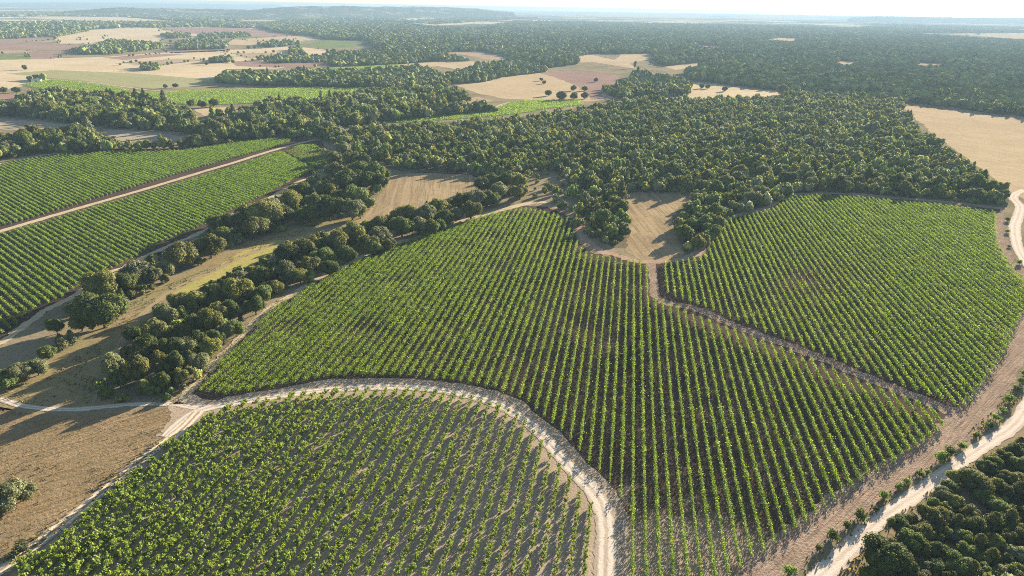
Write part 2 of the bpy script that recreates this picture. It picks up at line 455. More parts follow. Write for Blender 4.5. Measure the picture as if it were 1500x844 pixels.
# --- left valley, clearings, grass
field('dry_grass_field', [(-140,585),(0,596),(40,606),(107,610),(187,602),(250,596),(290,605),(240,650),(160,714),(90,768),(10,832),(-60,890),(-200,900)], 'drygrass', 1, .4, 3)
field('valley_grass', [(-60,600),(0,580),(8,560),(61,545),(88,515),(133,490),(160,465),(187,440),(229,420),(270,402),(309,380),(355,355),(400,342),(442,332),(503,320),(551,295),(562,270),(575,256),(615,252),(690,255),(705,262),(690,285),(668,296),(640,303),(605,306),(572,324),(540,338),(508,336),(476,355),(434,360),(402,374),(375,392),(322,416),(290,440),(220,470),(190,500),(184,512),(150,545),(149,584),(240,592),(187,598),(107,606),(40,602)], 'valley', 1, .5, 3)
field('meadow', [(240,430),(300,402),(355,368),(400,352),(440,350),(470,345),(480,350),(434,358),(402,372),(375,390),(322,413),(280,430)], 'meadow', 2, .5, 2)
field('clearing', [(551,297),(562,277),(575,257),(615,253),(690,256),(700,262),(688,285),(665,294),(640,301),(605,304),(572,322),(540,334),(515,330),(535,315)], 'clearing', 2, .5, 2)
field('clearing', [(905,285),(950,279),(1017,282),(1022,291),(995,302),(985,320),(988,339),(1002,372),(985,384),(953,388),(915,370),(922,344),(908,307)], 'clearing', 2, .5, 2)
field('sandy_soil', [(245,588),(275,575),(300,586),(330,588),(300,604),(268,622),(240,640),(228,640),(252,612)], 'sandsoil', 3, .3, 1)
field('scrub_ground', [(735,300),(770,280),(765,255),(790,240),(830,245),(850,290),(870,345),(905,368),(890,376),(860,368),(845,350),(834,316),(800,303)], 'scrub', 2, .6, 2)
field('wood_floor', [(500,198),(560,188),(640,179),(760,172),(850,158),(950,152),(1050,152),(1200,156),(1300,156),(1322,168),(1345,190),(1407,238),(1478,288),(1475,306),(1400,297),(1330,291),(1250,284),(1165,284),(1125,305),(1060,326),(1030,368),(1000,374),(985,345),(985,318),(1012,290),(950,282),(915,285),(915,305),(928,345),(925,365),(880,362),(840,310),(800,285),(715,268),(690,258),(610,254),(560,246),(510,228)], 'litter', 1, .8, 4)
field('wood_floor', [(1262,860),(1263,800),(1310,765),(1365,735),(1395,702),(1440,678),(1490,645),(1540,600),(1620,640),(1640,920),(1250,920)], 'scrub', 1, .4, 2)

# --- tracks
strip('sandy_track', [(240,640),(272,612),(300,599),(340,591),(385,584),(430,577),(480,571),(530,568),(580,567),(620,569),(660,574),(700,583),(738,597),(770,616),(796,640),(820,668),(845,695),(866,716),(882,742),(888,775),(888,810),(886,850),(883,910)], [3.,3.6,4,4,4,4,4,4,4,4,4,4.2,4.4,4.4,4.4,4.4,4.8,5.2,5.4,5.4,5.4,5.4,5.4], 'track', 6)
strip('farm_track', [(292,603),(267,629),(227,659),(173,701),(120,746),(80,776),(51,800),(16,825),(-10,844),(-60,890)], 3.6, 'twotrack', 7)
strip('farm_track', [(-60,578),(0,585),(40,596),(107,600),(187,593),(253,592),(285,597),(320,594)], 2.6, 'track', 5)
strip('dirt_path', [(262,592),(283,566),(307,541),(347,498),(397,450),(428,432),(447,419),(495,394),(562,362),(615,347),(668,327),(722,311),(775,298),(800,296)], [3,3,3,3,3.2,3.4,3.6,4,4.5,5,5,5.5,6,6], 'lane', 5, .4)
strip('dirt_path', [(790,300),(825,306),(846,328),(858,352),(880,368),(905,374),(937,383),(990,381),(1022,370),(1043,340),(1062,322),(1095,312),(1123,305),(1145,290),(1162,284),(1250,284),(1330,291),(1400,297),(1475,306)], [6,6,6,6,5.5,5,5,5,5.5,6,5.5,5,5,5,4.5,4,4,4,4], 'redpath', 4, .5)
strip('dirt_path', [(952,380),(957,405),(960,432),(975,443),(1020,453),(1060,470),(1110,490),(1160,508),(1210,528),(1260,549),(1310,569),(1360,589),(1400,606),(1425,614)], [5,4,4,5,5,5.2,5.2,5.4,5.4,5.4,5.4,5.6,6,6], 'headland', 3, .4)
strip('headland', [(1464,312),(1466,345),(1472,372),(1492,397),(1515,425),(1515,455),(1493,482),(1474,538),(1443,583),(1418,612),(1393,636),(1340,673),(1273,717),(1207,765),(1153,808),(1105,845),(1050,905)], [7,7,7,7.5,8,8,7.5,8.5,9,10,9.5,9,9,9.5,10,10,10], 'headland', 4, .5)
strip('gravel_road', [(1500,278),(1484,288),(1494,302),(1492,315),(1487,330),(1487,345),(1493,368),(1508,392),(1530,425),(1545,475),(1538,535),(1508,590),(1484,624),(1447,649),(1401,681),(1359,712),(1313,744),(1273,775),(1247,801),(1212,834),(1185,860),(1140,910)], [5,6,6,6,6.5,6,5,4.5,4.2,4.2,4.2,4.2,4.2,4.2,4.2,4.2,4.3,4.4,4.5,4.6,4.6,4.6], 'white', 6)
strip('dirt_path', [(-60,356),(0,339),(64,320),(133,300),(213,277),(293,253),(347,237),(375,228),(415,216),(447,208),(470,204)], 4.8, 'lane', 4, .25)
strip('dirt_path', [(-60,253),(0,240),(67,227),(110,223)], 3.0, 'track', 4, .25)
strip('dirt_path', [(-60,535),(0,503),(40,474),(70,453),(105,436),(160,402),(200,383),(235,366),(275,349),(310,333),(345,312),(390,292),(440,266),(472,252),(495,236)], 3.8, 'lane', 4, .5)
strip('valley_track', [(140,590),(165,530),(185,488),(215,455),(255,425),(310,398),(365,372),(420,352),(480,336),(540,318),(575,300)], 3.2, 'valleytrack', 3, .3)

# --- far fields
FF = [
 ('straw', [(-140,95),(0,88),(160,83),(240,77),(333,73),(400,72),(450,72),(480,76),(470,88),(460,95),(400,101),(330,101),(317,116),(267,115),(187,107),(80,103),(40,112),(75,117),(35,126),(0,132),(-140,140)]),
 ('dull', [(8,108),(75,103),(187,107),(315,117),(320,123),(267,128),(232,131),(187,127),(133,120),(77,115),(40,111)]),
 ('green', [(30,124),(75,117),(112,120),(171,128),(197,135),(240,136),(267,133),(400,130),(470,129),(560,129),(550,134),(520,139),(480,145),(440,152),(400,150),(345,153),(290,155),(250,152),(180,140),(60,132)]),
 ('straw2', [(283,160),(330,157),(362,158),(345,168),(300,170)]),
 ('plowed', [(-100,140),(0,138),(42,136),(32,152),(0,165),(-100,168)]),
 ('plowed', [(-60,66),(0,65),(80,64),(144,69),(107,73),(0,73),(-60,75)]),
 ('plowed', [(35,77),(70,77),(100,80),(80,86),(48,87)]),
 ('green', [(-60,80),(0,80),(48,83),(45,87),(0,87),(-60,88)]),
 ('green', [(110,60),(115,55),(155,52.5),(150,57)]),
 ('plowed', [(237,41.5),(290,40.5),(350,40.5),(400,45),(450,51),(420,54),(380,54),(340,51),(290,48.5),(245,47.5)]),
 ('straw', [(80,55),(130,44),(185,41),(232,41.5),(266,49),(346,50),(333,55),(240,57),(226,64),(150,66),(120,64),(88,64)]),
 ('straw2', [(375,56),(450,51),(466,56),(428,63),(375,67),(330,65),(340,58)]),
 ('straw', [(330,74),(375,72),(428,68),(476,73),(490,77),(480,83),(440,84),(375,85),(330,82)]),
 ('plowed', [(340,90),(375,90),(430,92),(490,90),(485,97),(440,99),(375,98),(345,97)]),
 ('plowed', [(240,74),(300,71),(345,70),(330,75),(250,78)]),
 ('green', [(434,65),(482,60),(543,61),(546,65),(495,71),(476,71)]),
 ('green', [(436,103),(503,99),(583,95),(604,101),(562,105),(495,106)]),
 ('straw2', [(583,95),(655,89),(722,91),(695,100),(676,103),(642,97),(615,99),(604,101)]),
 ('tan', [(658,77),(708,77),(754,87),(722,88)]),
 ('straw2', [(655,121),(720,113),(780,108),(800,105),(880,108),(910,118),(880,130),(892,141),(905,145),(860,149),(800,147),(740,145),(700,137)]),
 ('plowed', [(785,106),(830,103.5),(890,108),(912,116),(885,134),(880,140),(905,146),(865,146),(860,138),(840,124),(812,113)]),
 ('green', [(560,175),(615,170),(668,165),(722,160),(748,150),(790,146),(850,147),(855,154),(800,160),(760,167),(720,171),(640,177),(580,181)]),
 ('tan', [(590,156),(650,150),(700,142),(725,148),(690,156),(620,161)]),
 ('grey', [(-60,172),(0,174),(60,178),(110,184),(60,191),(0,190),(-60,188)]),
 ('grey', [(150,189),(200,192),(270,200),(265,207),(180,208),(155,198)]),
 ('grey', [(375,158),(415,152),(436,163),(388,172)]),
 ('straw2', [(848,83),(865,80),(900,88),(910,80),(955,80),(947,88),(921,93),(934,101),(918,99),(870,91),(851,92)]),
 ('straw2', [(974,98),(1040,92),(1019,98),(990,103)]),
 ('straw', [(937,145),(1008,142),(1014,124),(1043,123),(1097,131),(1140,133),(1142,141),(1083,147),(1030,145),(990,149)]),
 ('straw2', [(1284,133),(1313,129),(1348,129),(1350,137),(1321,138),(1300,140)]),
 ('grey', [(1316,123.5),(1401,115),(1412,118),(1367,129)]),
 ('straw', [(1393,127),(1417,117),(1408,130)]),
 ('straw2', [(1321,154),(1367,159),(1447,169),(1500,175),(1620,190),(1640,330),(1500,292),(1482,283),(1476,274),(1455,261),(1433,245),(1412,229),(1407,227),(1383,207),(1367,199),(1356,186),(1332,167)]),
 ('straw2', [(1384,50),(1500,49.5),(1600,52),(1600,62),(1500,58),(1447,54)]),
 ('straw', [(600,33),(625,38),(680,36),(720,31),(775,26.5),(740,24.5),(690,29),(640,31)]),
 ('straw2', [(690,49),(720,49),(742,55),(715,56)]),
 ('straw', [(20,26),(120,23),(230,25),(300,28),(200,31),(90,29)]),
 ('straw2', [(840,21),(900,19),(1000,22),(1060,26),(960,26),(880,25)]),
 ('straw2', [(1060,25),(1120,23.5),(1230,28),(1200,30),(1120,29)]),
]
FF += [
 ('tan', [(-60,73),(0,73.5),(60,74.5),(35,77),(0,79),(-60,79)]), ('straw2', [(100,72.5),(150,68),(160,71),(110,76)]), ('plowed', [(0,56),(60,54),(85,55),(80,59),(20,62),(-40,62)]),
 ('straw', [(-40,50),(40,47),(80,50),(60,53),(0,55),(-40,55)]), ('green', [(60,46),(120,43),(135,44),(80,50)]), ('tan', [(350,58),(420,55),(440,57),(380,61)]),
 ('straw', [(240,65),(300,62),(330,67),(260,70)]), ('plowed', [(150,84.5),(240,79),(270,80),(180,88)]), ('tan', [(180,92),(260,86),(300,88),(230,97)]), ('tan', [(340,78),(400,78),(430,82),(360,86)]),
 ('straw2', [(1110,62),(1140,55),(1180,57),(1160,65)]), ('straw2', [(1215,97),(1235,89),(1262,92),(1245,101)]), ('tan', [(1325,99),(1350,92),(1385,93),(1395,101),(1350,104)]), ('straw', [(760,62),(800,60),(812,62),(780,64)]), ('tan', [(1000,73),(1025,66),(1060,68),(1050,75)]), ('straw2', [(1430,96),(1450,95),(1448,97)]),
 ('straw', [(660,62),(700,60),(720,63),(680,66)]), ('straw2', [(705,68),(745,66),(750,70),(715,72)]),
]
OPEN = FF[-8:]
NAMES = {'straw': 'stubble_field', 'straw2': 'stubble_field', 'plowed': 'plowed_field', 'tan': 'fallow_field', 'green': 'green_field', 'dull': 'green_field', 'grey': 'mown_field'}
for i, (mt, pts) in enumerate(FF):
    field(NAMES[mt], pts, mt, 2 + (i % 7) * .5)
strip('dirt_path', [(75,117),(133,121),(187,128),(232,133),(300,134),(400,131),(470,129.5)], 5, 'lane', 6, .4)
strip('dirt_path', [(560,176),(668,166.5),(722,161),(730,155),(748,149.5)], 4, 'lane', 6, .4)

# --- far hills
def hill(pts_top, base_px, depth, name):
    """a long ridge: crest given by photo points at its own distance, sloping down both ways"""
    x0, x1 = pts_top[0][0], pts_top[-1][0]
    n = 60
    xs = np.linspace(x0, x1, n)
    top = np.interp(xs, [p[0] for p in pts_top], [p[1] for p in pts_top])
    bas = np.interp(xs, [p[0] for p in pts_top], [base_px[0] + (base_px[1] - base_px[0]) * (p[0] - x0) / (x1 - x0) for p in pts_top])
    prof = []
    r = np.random.default_rng(int(abs(x0)) + 3)
    for x, t, b in zip(xs, top, bas):
        g = G(x, b); D = np.hypot(*g); u = g / D
        c = u * (D + depth)
        d = cF * CAM_F + cR * (x - 750) + cU * (422 - t)
        z = CAM_H + d[2] * (D + depth) / math.hypot(d[0], d[1])
        z = max(z, .5)
        row = []
        for q in np.linspace(0, 2, 17):
            h = z * (math.sin(q * math.pi / 2) ** 1.6) * (1 + r.normal(0, .03)) if 0 < q < 2 else -2
            row.append((*(u * (D + depth * q)), h))
        prof.append(row)
    p = np.array(prof)
    p[0, :, 2] = -2; p[-1, :, 2] = -2
    q = np.stack([p[:-1, :-1], p[:-1, 1:], p[1:, 1:], p[1:, :-1]], 2).reshape(-1, 4, 3)[:, ::-1]
    o = link(name, fmesh(name, q), M['hill'], kind='structure')
    return p
def hill_mat():
    k = NT('wooded_hill'); p = k.pos()
    c = k.mix(k.ramp(k.noise(p, .004, 5, .6), .52, .62), (.055, .07, .035), (.30, .25, .16))
    c = k.mix(k.ramp(k.noise(p, .03, 3), .4, .65), c, (.045, .055, .03))
    k.bsdf(c, .95); return k.m
M['hill'] = hill_mat()
hill([(330,20),(375,14),(430,9.5),(500,9),(560,10),(640,10),(700,13),(760,19)], (27,27), 1200, 'hills')
hill([(90,17),(130,14.5),(160,12),(190,10.5),(220,12),(300,13),(380,15),(430,19)], (24,25), 900, 'hills')
hill([(1240,25),(1300,24),(1400,26),(1500,26.5),(1600,28)], (32,38), 2500, 'hills')
hill([(-120,5),(0,4),(120,3.5),(260,5),(420,7)], (10,13), 5000, 'hills')

# ------------------------------------------------------------------ vines
AZB, AZD = R_(9.1), R_(-49.7)
def row_segments(poly, azim, sp, phase=0.):
    """parallel lines across a ground polygon: [(start, end)] ordered by offset"""
    d = np.array([math.sin(azim), math.cos(azim)]); n = np.array([d[1], -d[0]])
    a, o = poly @ d, poly @ n
    out = []
    s = math.floor(o.min() / sp) * sp + phase
    while s < o.max():
        hits = []
        for i in range(len(poly)):
            j = (i + 1) % len(poly)
            if (o[i] > s) != (o[j] > s):
                t = (s - o[i]) / (o[j] - o[i]); hits.append(a[i] + t * (a[j] - a[i]))
        hits.sort()
        for k in range(0, len(hits) - 1, 2):
            if hits[k + 1] - hits[k] > 4:
                out.append((d * hits[k] + n * s, d * hits[k + 1] + n * s, s))
        s += sp
    return out, d, n
def row_mesh(a, b, width, height, dens, size, r, gap=.04, pitch=1.25, base=.45, vigor=None):
    L = np.hypot(*(b - a)); d = (b - a) / L; n = np.array([d[1], -d[0]])
    nv = max(1, int(L / pitch))
    vc = (np.arange(nv) + .5) * pitch + r.normal(0, .12, nv)
    vig = np.clip(r.normal(1, .15, nv), .45, 1.4)
    wob = np.interp(np.arange(nv), np.arange(0, nv + 12, 12), r.normal(1, .10, len(np.arange(0, nv + 12, 12))))
    vig *= wob
    vig[r.random(nv) < gap] *= .3
    if vigor is not None:
        vig *= vigor(a + d * vc[:, None])
    cnt = np.maximum(1, (dens * pitch * vig ** 1.6).astype(int))
    idx = np.repeat(np.arange(nv), cnt)
    N = len(idx); g = vig[idx]
    t = vc[idx] + r.normal(0, pitch * .58, N)
    lat = r.normal(0, width * .34, N) * g
    h = base + (height - base) * np.clip(r.beta(1.6, 1.2, N), 0, 1) * (.55 + .45 * g)
    shoot = r.random(N) < .08
    h = np.where(shoot, h + .35, h); lat = np.where(shoot, lat * 2.0, lat)
    c = np.column_stack([d[0] * t + n[0] * lat, d[1] * t + n[1] * lat, h])
    nr = np.column_stack([n[0] * np.sign(lat) * .7, n[1] * np.sign(lat) * .7, np.full(N, .6)]) + r.normal(0, .75, (N, 3))
    q = rand_quads(c, nr, np.full(N, size), r)
    var = np.clip(.5 * r.random(N) + .5 * np.clip((r.normal(.5, .28, nv))[idx], 0, 1), 0, 1)
    return q, var

ORD1 = 'first second third fourth fifth sixth seventh eighth ninth tenth eleventh twelfth thirteenth fourteenth fifteenth sixteenth seventeenth eighteenth nineteenth'.split()
TENS = {20: ('twentieth', 'twenty'), 30: ('thirtieth', 'thirty'), 40: ('fortieth', 'forty'), 50: ('fiftieth', 'fifty'), 60: ('sixtieth', 'sixty'), 70: ('seventieth', 'seventy'), 80: ('eightieth', 'eighty'), 90: ('ninetieth', 'ninety')}
def ordinal(n):
    if n >= 100:
        h, r = divmod(n, 100)
        hw = ['', 'one-hundred', 'two-hundred', 'three-hundred'][h]
        return hw + 'th' if r == 0 else hw + '-and-' + ordinal(r)
    if n < 20:
        return ORD1[n - 1]
    t = n // 10 * 10
    return TENS[t][0] if n == t else TENS[t][1] + '-' + ORD1[n - t - 1]

def post_mesh():
    return tube([(0, 0, 0), (0, 0, .9), (0, 0, 1.75)], [.075, .07, .06], 6)
POST = fmesh('end_post', post_mesh()); POST.materials.append(M['wood'])

ROWS = []
def block(pts, azim, sp, width, height, dens, size, mat, group, lab_lo, lab_hi, what, seed, vigor=None, posts=False, phase=0., gap=.04, wfun=None):
    poly = GP(pts)
    segs, d, n = row_segments(poly, azim, sp, phase)
    # drop rows wholly outside the frame
    keep = []
    for a, b, s in segs:
        t = np.linspace(0, 1, 12)[:, None]
        P = PR(a + (b - a) * t)
        if ((P[:, 0] > -5) & (P[:, 0] < 1505) & (P[:, 1] < 850)).any():
            keep.append((a, b, s))
    segs = keep
    N = len(segs)
    for i, (a, b, s) in enumerate(segs):
        k = i + 1
        lab = f'{what}, {ordinal(k)} from the {lab_lo}' if k <= (N + 1) // 2 else f'{what}, {ordinal(N - k + 1)} from the {lab_hi}'
        t = np.linspace(0, 1, 30)[:, None]
        P = PR(a + (b - a) * t); P = P[(P[:, 0] > 0) & (P[:, 0] < 1500) & (P[:, 1] < 844)]
        sz = np.hypot(*(b - a)) / 30 * (P[:, 2] ** 2).sum()
        ROWS.append((sz, a, b, seed * 1000 + i, (width if wfun is None else wfun((a + b) / 2), height, dens, size), vigor, gap, mat, lab, group, posts))
    return N
def wire(L):
    """the trellis wire the shoots are tied to, two crossed ribbons"""
    return np.array([[(0, 0, .85), (*L, .85), (*L, .88), (0, 0, .88)], [(.012, .012, .865), (L[0] + .012, L[1] + .012, .865), (L[0] - .012, L[1] - .012, .865), (-.012, -.012, .865)]])
def plant_rows():
    ROWS.sort(key=lambda x: -x[0])
    Qr, Vr = [], []
    for ri, (sz, a, b, sd_, (wd, ht, dn, sz_), vg, gp, mat, lab, group, posts) in enumerate(ROWS):
        q, var = row_mesh(a, b, wd, ht, dn, sz_, np.random.default_rng(sd_), vigor=vg, gap=gp)
        if ri >= 300:
            Qr.append(q + np.array([a[0], a[1], 0])); Vr.append(var); continue
        w_ = wire(b - a)
        o = link('vine_row', fmesh('vine_row', np.concatenate([q, w_]), qvar=np.concatenate([var, [.3, .3]])), M[mat], label=lab, category='vine row', group=group)
        o.location = (a[0], a[1], 0)
        for e in ((np.zeros(2),) if posts == 'start' else ()):
            p = bpy.data.objects.new('end_post', POST); COL.objects.link(p); p.parent = o
            p.location = (e[0], e[1], 0)
    if Qr:
        link('vineyard_foliage', fmesh('vineyard_foliage', np.concatenate(Qr), qvar=np.concatenate(Vr)), M['vinedark'], kind='stuff', label='short or far remaining vine rows at the block edges', category='vines')
    print('rows', len(ROWS))

_rw = np.random.default_rng(77)
WEAK = [(_rw.uniform(-110, 330), _rw.uniform(120, 440), _rw.uniform(2, 8), _rw.uniform(.45, .85)) for _ in range(130)]
def vig_b(p):
    # weak patches seen in the block
    px = PR(p)
    v = np.ones(len(p))
    for cx, cy, rx, ry, s in ((770,545,60,40,.75),(860,440,60,40,.8),(1240,400,60,30,.8),(1080,790,50,30,.75),(1020,700,40,60,.88),(1170,420,60,30,.75)):
        v -= (1 - s) * np.exp(-(((px[:, 0] - cx) / rx) ** 2 + ((px[:, 1] - cy) / ry) ** 2))
    for (wx, wy, wr, ws) in WEAK:
        v -= (1 - ws) * np.exp(-((p[:, 0] - wx) ** 2 + (p[:, 1] - wy) ** 2) / wr ** 2)
    return np.clip(v, .3, None)
def w_b(mid):
    px = PR(mid[None])[0]
    return float(np.interp(px[0], [350, 620, 850, 1100], [1.75, 1.4, .72, .62]))
n_b = block(BLK_B, AZB, 3.01, .9, 2.0, 66, .33, 'vine', 'vine rows of the central vineyard block', 'red belt path', 'brown headland', 'vine row in the big central block', 1, vig_b, wfun=w_b)
n_c = block(BLK_C, AZB, 3.01, .72, 2.0, 50, .37, 'vine', 'vine rows of the upper vineyard block', 'mown clearing', 'headland bend', 'vine row above the diagonal path', 2, vig_b)
n_d1 = block(BLK_D1, AZD, 3.05, .72, 1.9, 36, .40, 'vinedark', 'vine rows above the tan lane', 'near end', 'wooded far end', 'vine row above the tan lane', 3, posts='start')
n_d2 = block(BLK_D2, AZD, 3.05, .72, 1.9, 38, .40, 'vinedark', 'vine rows below the tan lane', 'near end', 'pale young vines', 'vine row between tan lane and oak belt', 4)
n_d3 = block(BLK_D3, AZD, 3.05, 1.3, 1.3, 20, .5, 'vineyel', 'pale rows at the top of the lane', 'lane', 'trees', 'pale short vine row at the lane top', 5)
plant_rows()

# bush vines of the front block: the nearest 300 one by one, the rest as one
def vine_proto(r, nq, size):
    c, nr = [], []
    k = r.integers(4, 7)
    for s in range(k):
        an = r.uniform(0, 6.28); ln = r.uniform(.35, .75)
        top = np.array([math.cos(an) * ln, math.sin(an) * ln, r.uniform(.9, 1.6)])
        m = nq // k
        t = np.sqrt(r.random(m))
        p = np.array([0, 0, .4]) + (top - np.array([0, 0, .4])) * t[:, None] + r.normal(0, .13, (m, 3))
        c.append(p); nr.append(np.column_stack([p[:, 0], p[:, 1], np.full(m, .7)]) + r.normal(0, .7, (m, 3)))
    c = np.concatenate(c); nr = np.concatenate(nr)
    c[:, 2] = np.clip(c[:, 2], .2, None)
    return rand_quads(c, nr, np.full(len(c), size), r, .8)
polyA = GP(BLK_A)
segsA, dA, nA = row_segments(polyA, R_(9.6), 3.15, .4)
vines = []
r = np.random.default_rng(21)
for ri, (a, b, s) in enumerate(segsA):
    L = np.hypot(*(b - a))
    gap_ = np.interp(np.arange(0, L + 8, 1.22), np.arange(0, L + 16, 7), r.random(len(np.arange(0, L + 16, 7))))
    for t in np.arange(.6, L, 1.22):
        if r.random() < .03 + .25 * (gap_[min(int(t / 1.22), len(gap_) - 1)] > .86):
            continue
        p = a + dA * (t + r.normal(0, .14)) + nA * r.normal(0, .08)
        vines.append((p[0], p[1], len(segsA) - ri, t))
vines = np.array(vines)
P = PR(vines[:, :2], .7)
vis = (P[:, 0] > -25) & (P[:, 0] < 1510) & (P[:, 1] < 852)
vines, P = vines[vis], P[vis]
vscale = np.interp(P[:, 0], [100, 420, 700, 860], [1.55, 1.28, .95, .88]) * np.clip(r.normal(1, .13, len(P)), .6, 1.3)
rank = np.argsort(-P[:, 2] * (1 + 0 * vscale) + 10 * (~((P[:, 0] > 4) & (P[:, 0] < 1495) & (P[:, 1] < 838))))
near = rank[:300]; rest = rank[300:]
VP_ = []
for i in range(10):
    rr = np.random.default_rng(500 + i)
    q = vine_proto(rr, 150, .30)
    me = fmesh('foliage', q, qvar=rr.random(len(q))); me.materials.append(M['vinelight'])
    VP_.append((q, me))
TRK = fmesh('trunk', tube([(0, 0, 0), (.04, .02, .3), (-.02, .03, .55)], [.06, .05, .045], 6)); TRK.materials.append(M['bark'])
# order within each row, counted up from the bottom of the frame
cnt_row = {}
for i in sorted(near, key=lambda k: (vines[k, 2], vines[k, 3])):
    rw = int(vines[i, 2]); cnt_row[rw] = cnt_row.get(rw, 0) + 1
    e = bpy.data.objects.new('grapevine', None); COL.objects.link(e)
    e.empty_display_size = .3
    e.location = (vines[i, 0], vines[i, 1], 0); e.rotation_euler = (0, 0, r.uniform(0, 6.28))
    e.scale = (vscale[i],) * 3
    e['label'] = f'bush vine {ordinal(cnt_row[rw])} from the photo bottom, {ordinal(rw)} row off the curved track'
    e['category'] = 'grapevine'; e['group'] = 'separate bush vines in the front vineyard'
    f = bpy.data.objects.new('foliage', VP_[int(r.integers(10))][1]); COL.objects.link(f); f.parent = e
    t = bpy.data.objects.new('trunk', TRK); COL.objects.link(t); t.parent = e
Q, V = [], []
for i in rest:
    q = VP_[int(r.integers(10))][0]
    a = r.uniform(0, 6.28); ca, sa = math.cos(a), math.sin(a)
    rot = np.array([[ca, sa, 0], [-sa, ca, 0], [0, 0, 1]])
    Q.append((q @ rot) * vscale[i] + np.array([vines[i, 0], vines[i, 1], 0])); V.append(r.random(len(q)))
link('vineyard_foliage', fmesh('vineyard_foliage', np.concatenate(Q), qvar=np.concatenate(V)), M['vinelight'], kind='stuff', label='remaining green bush vines of the front vineyard inside the curved track', category='vines')

# far vineyards: texture of rows, one stuff object each
def far_vines(pts, azim, sp, mat, label, seed, height=1.4, width=1.0):
    poly = GP(pts); segs, d, n = row_segments(poly, azim, sp)
    r = np.random.default_rng(seed); Q, V = [], []
    for a, b, s in segs:
        q, v = row_mesh(a, b, width, height, 3.2, .95, r, pitch=2.)
        Q.append(q + np.array([a[0], a[1], 0])); V.append(v)
    if Q:
        link('vineyard_foliage', fmesh('vineyard_foliage', np.concatenate(Q), qvar=np.concatenate(V)), M[mat], kind='stuff', label=label, category='vineyard')
far_vines(FF[2][1], R_(-62), 3.6, 'vine', 'bright green vineyard strip behind the left woodland', 31)
far_vines(FF[21][1], R_(-62), 3.6, 'vine', 'thin green vineyard sliver above the main wood', 32)
far_vines(FF[16][1], R_(-62), 4.5, 'vine', 'light green vineyard strip between two far tree lines', 33)

# ------------------------------------------------------------------ trees
def crown(r, n, size, lobes, flat=.85, core=True, core_sub=1):
    """unit crown (radius 1, base at z=0): lobes covered with leaf faces round a rough core"""
    L = []
    for i in range(lobes):
        an = i * 2.4 + r.uniform(-.5, .5); rad = .68 * math.sqrt((i + .3) / lobes) * r.uniform(.9, 1.2)
        L.append((np.array([math.cos(an) * rad, math.sin(an) * rad, r.uniform(.55, .95) * flat + (.25 * flat if rad < .3 else 0)]), r.uniform(.30, .52)))
    L.append((np.array([r.normal(0, .06), r.normal(0, .06), .58 * flat]), .55))
    wts = np.array([x[1] ** 2 for x in L]); wts /= wts.sum()
    ix = r.choice(len(L), n * 2, p=wts)
    dr = r.normal(size=(n * 2, 3)); dr[:, 2] = np.abs(dr[:, 2]) * np.where(r.random(n * 2) < .25, -1, 1)
    dr /= np.linalg.norm(dr, axis=1, keepdims=True)
    cen = np.array([x[0] for x in L])[ix]; rad = np.array([x[1] for x in L])[ix]
    p = cen + dr * (rad * r.uniform(.86, 1.12, n * 2))[:, None]
    ok = np.ones(len(p), bool)
    for c, q in L:
        ok &= np.linalg.norm(p - c, axis=1) > q * .84
    ok &= p[:, 2] > .08
    p, dr = p[ok][:n], dr[ok][:n]
    q = rand_quads(p, dr + r.normal(0, .45, p.shape), np.full(len(p), size), r, .8)
    t = np.concatenate([blob(c, (k * .86,) * 3, core_sub, r, .07) for c, k in L]) if core else None
    return q, t
def cone_crown(r, n, size):
    """pine or juniper: narrowing tiers, rougher outline"""
    z = r.random(n) ** .8
    rad = (1 - z) ** .7 * .95 + .07
    an = r.uniform(0, 6.28, n); tier = 1 + .16 * np.sin(z * 26 + an * 2)
    rr = rad * tier * r.uniform(.75, 1.08, n)
    p = np.column_stack([np.cos(an) * rr, np.sin(an) * rr, .12 + z * 1.9])
    nr = np.column_stack([np.cos(an), np.sin(an), np.full(n, .7)]) + r.normal(0, .5, (n, 3))
    q = rand_quads(p, nr, np.full(n, size), r, .7)
    t = np.concatenate([blob((0, 0, .5), (.72, .72, .42), 1, r, .1), blob((0, 0, 1.0), (.5, .5, .5), 1, r, .1), blob((0, 0, 1.5), (.26, .26, .4), 1, r, .1)])
    return q, t
def trunk_mesh(r, n_limb=4):
    q = [tube([(0, 0, -.05), (r.normal(0, .03), r.normal(0, .03), .25), (r.normal(0, .05), r.normal(0, .05), .6)], [.085, .06, .05], 7)]
    for i in range(n_limb):
        an = i * 6.28 / n_limb + r.uniform(-.4, .4)
        q.append(tube([(0, 0, .3 + .05 * i), (math.cos(an) * .25, math.sin(an) * .25, .55), (math.cos(an) * .5, math.sin(an) * .5, .85)], [.045, .032, .015], 5))
    return np.concatenate(q)
OAKS, PINES, SHRUBS, TRUNKS = [], [], [], []
for i in range(8):
    rr = np.random.default_rng(900 + i)
    q, t = crown(rr, 1800, .105, int(rr.integers(7, 12)), rr.uniform(.8, 1.0))
    me = fmesh('crown', q, t, rr.random(len(q)), np.full(len(t), .25), core=True); me.materials.append(M['leafobj']); me.materials.append(M['coreobj']); OAKS.append(me)  # core faces fixed darker: crown's inner shade put into their colour
for i in range(4):
    rr = np.random.default_rng(930 + i)
    q, t = cone_crown(rr, 900, .16)
    me = fmesh('crown', q, t, rr.random(len(q)), np.full(len(t), .25), core=True); me.materials.append(M['leafobj']); me.materials.append(M['coreobj']); PINES.append(me)  # darker core tone paints the shade inside the pine
